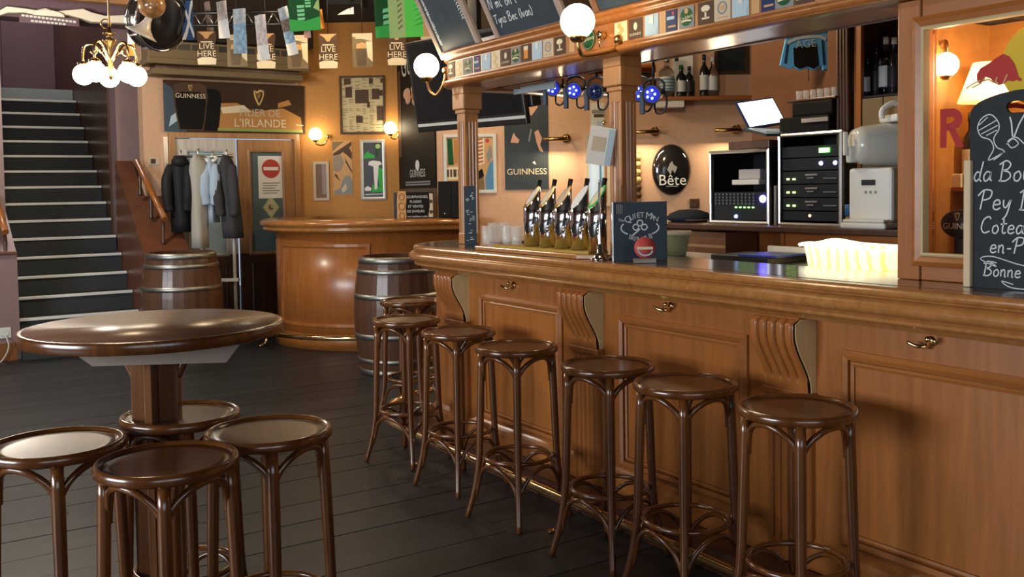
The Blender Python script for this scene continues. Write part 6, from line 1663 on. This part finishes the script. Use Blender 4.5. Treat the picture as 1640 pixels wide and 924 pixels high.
def p_green(kind):
    def f(t, W_, H_, M, c):
        def pt(x, z, o): return M @ Vector(((x - .5) * W_, o, -(1 - z) * H_))
        MB().box(-W_ / 2, W_ / 2, 0, .006, -H_, 0, DGREEN, M=M).build('sheet', parent=t)
        m = MB()
        def poly(ps, mat, o): m.quad([pt(x, z, o) for x, z in ps], mat)
        if kind == 0:
            poly([(0, 0), (1, 0), (1, .30), (.5, .22), (0, .28)], GREEN, -.001)
            for (x, z, s_) in ((.28, .24, .28), (.55, .52, .22)):
                for j in range(4): poly([(x, z + j * s_ * .33), (x + s_ * .8, z + j * s_ * .33), (x + s_ * .85, z + j * s_ * .33 + s_ * .22), (x - s_ * .05, z + j * s_ * .33 + s_ * .22)], plain('mint print', (.22, .66, .32), .5), -.002)
            poly([(.8, .5), (1, .42), (1, .72), (.88, .6)], LGREEN, -.0015)
        elif kind == 1:
            poly([(0, 0), (1, 0), (1, .25), (0, .22)], GREEN, -.001)
            for j in range(3): poly([(.55, .25 + .12 * j), (.98, .27 + .12 * j), (.98, .35 + .12 * j), (.6, .33 + .12 * j)], plain('mint print', (.22, .66, .32), .5), -.002)
        else:
            poly([(0, 0), (.36, 0), (.36, 1), (0, 1)], plain('sage print', (.34, .50, .20), .5), -.001)
            poly([(.36, 0), (.75, 0), (.75, 1), (.36, 1)], plain('vivid green print', (.10, .62, .09), .5), -.001)
            poly([(.75, 0), (1, 0), (1, 1), (.75, 1)], TAN, -.001)
            for j in range(7):
                poly([(.2, .15 + .11 * j), (.3, .22 + .11 * j), (.3, .26 + .11 * j), (.2, .19 + .11 * j)], OLIVE, -.002)
                poly([(.5 + .03 * (j % 3), .2 + .10 * j), (.75, .25 + .10 * j), (.75, .31 + .10 * j)], GREEN, -.002)
        m.build('print', parent=t)
    return f
flag('green poster with pale glasses hanging above the fourth bunting card', 484, -22, 48, 49, 8.0, p_green(0), tilt=-3, name='green_poster', cat='poster')
flag('narrow dark green poster left of the bright green one', 609, -20, 59, 23, 7.9, p_green(1), tilt=-2, name='green_poster', cat='poster')
flag('bright green poster next to the left menu board', 656, -22, 58, 72, 7.8, p_green(2), tilt=-2, name='green_poster', cat='poster')
# black drum, brown globe and white horn hanging together
p = at(252, 32, 8.2); kd = 8.2 / FPX
dr = thing('hanging_drum', 'round black drum with chrome rim hanging by the cornice', 'drum', p, F0 + R(54))
Md = Matrix.Rotation(R(90), 4, 'X') @ Matrix.Rotation(R(12), 4, 'X')
MB().lathe([(.0001, -.07), (.24, -.07), (.245, -.06), (.245, .06), (.24, .07), (.20, .075), (.0001, .05)], plain('black drum shell', (.014, .012, .011), .12, coat=.6), 40, Md).build('shell', parent=dr)
m = MB()
for z_ in (-.065, .065): m.tube([Md @ Vector((.248 * math.cos(R(a)), .248 * math.sin(R(a)), z_)) for a in range(0, 360, 9)], .011, CHROME, 8, closed=True)
m.build('rim', parent=dr, kind='stuff', label='chrome rims')
lug = MB().box(-.010, .010, -.055, .055, -.008, .008, CHROME, bev=.003).build('lug', parent=dr, loc=(0, 0, 0))
lug.location = Md @ Vector((.252, 0, 0)); lug.rotation_euler = (Md.to_euler().x * 0, 0, R(0))
for j in range(1, 10):
    c = lug.copy(); C.objects.link(c); c.location = Md @ Vector((.252 * math.cos(R(36 * j)), .252 * math.sin(R(36 * j)), 0))
MB().tube([(0, 0, .22), (0, 0, CEIL - p.z - .01)], .006, BLACK, 6).build('cable', parent=dr)
p = at(243, 8, 7.7)
gg = thing('brown_globe', 'brown marbled glass globe hanging at the top beside the black drum', 'globe', p, F0)
MB().sphere((0, 0, 0), .105, plain('marbled brown globe', (.34, .17, .07), .15, coat=.5, vary=.6, bscale=12), 28).build('globe', parent=gg)
MB().tube([(0, 0, .10), (0, 0, CEIL - p.z - .01)], .006, BRASSD, 6).lathe([(.03, .095), (.03, .12), (.01, .13)], BRASSD, 14).build('cord', parent=gg)
p = at(236, 34, 7.9)
hn = thing('white_horn', 'pale flared horn shape hanging below the brown globe', 'horn', p, F0)
Mh = Matrix.Rotation(R(28), 4, 'Y')
MB().lathe([(.028, .10), (.026, .04), (.03, 0), (.05, -.05), (.09, -.095), (.13, -.115), (.125, -.12), (.085, -.10), (.04, -.05), (.022, .0), (.02, .10)], plain('ivory enamel', (.58, .53, .46), .3, coat=.3), 30, Mh).build('bell', parent=hn)
MB().tube([(0.03, 0, .08), (.03, .0, CEIL - p.z - .01)], .004, BLACK, 6).build('cord', parent=hn)
p = at(556, 20, 9.0)
t = thing('paper_sheet', 'white torn paper strip under the ceiling above the ochre wall', 'paper', p, F0)
MB().prism([(-.09, -.02), (.06, -.015), (.06, .05), (.0, .03), (-.06, 0)], 0, .003, WHITE).build('sheet', parent=t)
MB().tube([(.03, 0, .02), (.03, 0, CEIL - p.z - .01)], .003, BLACK, 6).build('string', parent=t)
# black truss with fixtures below the ceiling
a, b = at(290, 22, 8.8), at(480, 18, 8.8)
tr = thing('lighting_bar', 'black lattice lighting bar below the ceiling behind the pennants', 'lighting bar', (a + b) / 2, F0)
hw2 = (b - a).length / 2
m = MB().tube([(-hw2, 0, 0), (hw2, 0, 0)], .016, BLACK, 8); m.build('tube', parent=tr); m = MB().tube([(-hw2, 0, -.11), (hw2, 0, -.11)], .016, BLACK, 8); m.build('tube', parent=tr)
for j in range(9):
    x = -hw2 + 2 * hw2 * j / 9
    MB().tube([(x, 0, 0), (x + 2 * hw2 / 18, 0, -.11), (x + 2 * hw2 / 9, 0, 0)], .007, STEEL, 6).build('lattice', parent=tr)
for x in (-hw2 * .7, hw2 * .7): MB().tube([(x, 0, .01), (x, 0, CEIL - tr.location.z - .01)], .006, BLACK, 6).build('hanger', parent=tr)
bk_ = at(556, 4, 9.2)
t = thing('projector', 'black projector box hanging below the ceiling above the ochre wall', 'projector', bk_, F0)
MB().box(-.17, .17, -.15, .15, -.05, .09, BLACKM, bev=.012).build('body', parent=t)
MB().lathe([(.04, 0), (.04, .03), (.03, .03)], BLACK, 16, Matrix.Translation((.06, -.15, .02)) @ Matrix.Rotation(R(90), 4, 'X')).build('lens', parent=t)
MB().tube([(0, 0, .09), (0, 0, CEIL - bk_.z - .01)], .015, BLACK, 8).build('mount', parent=t)
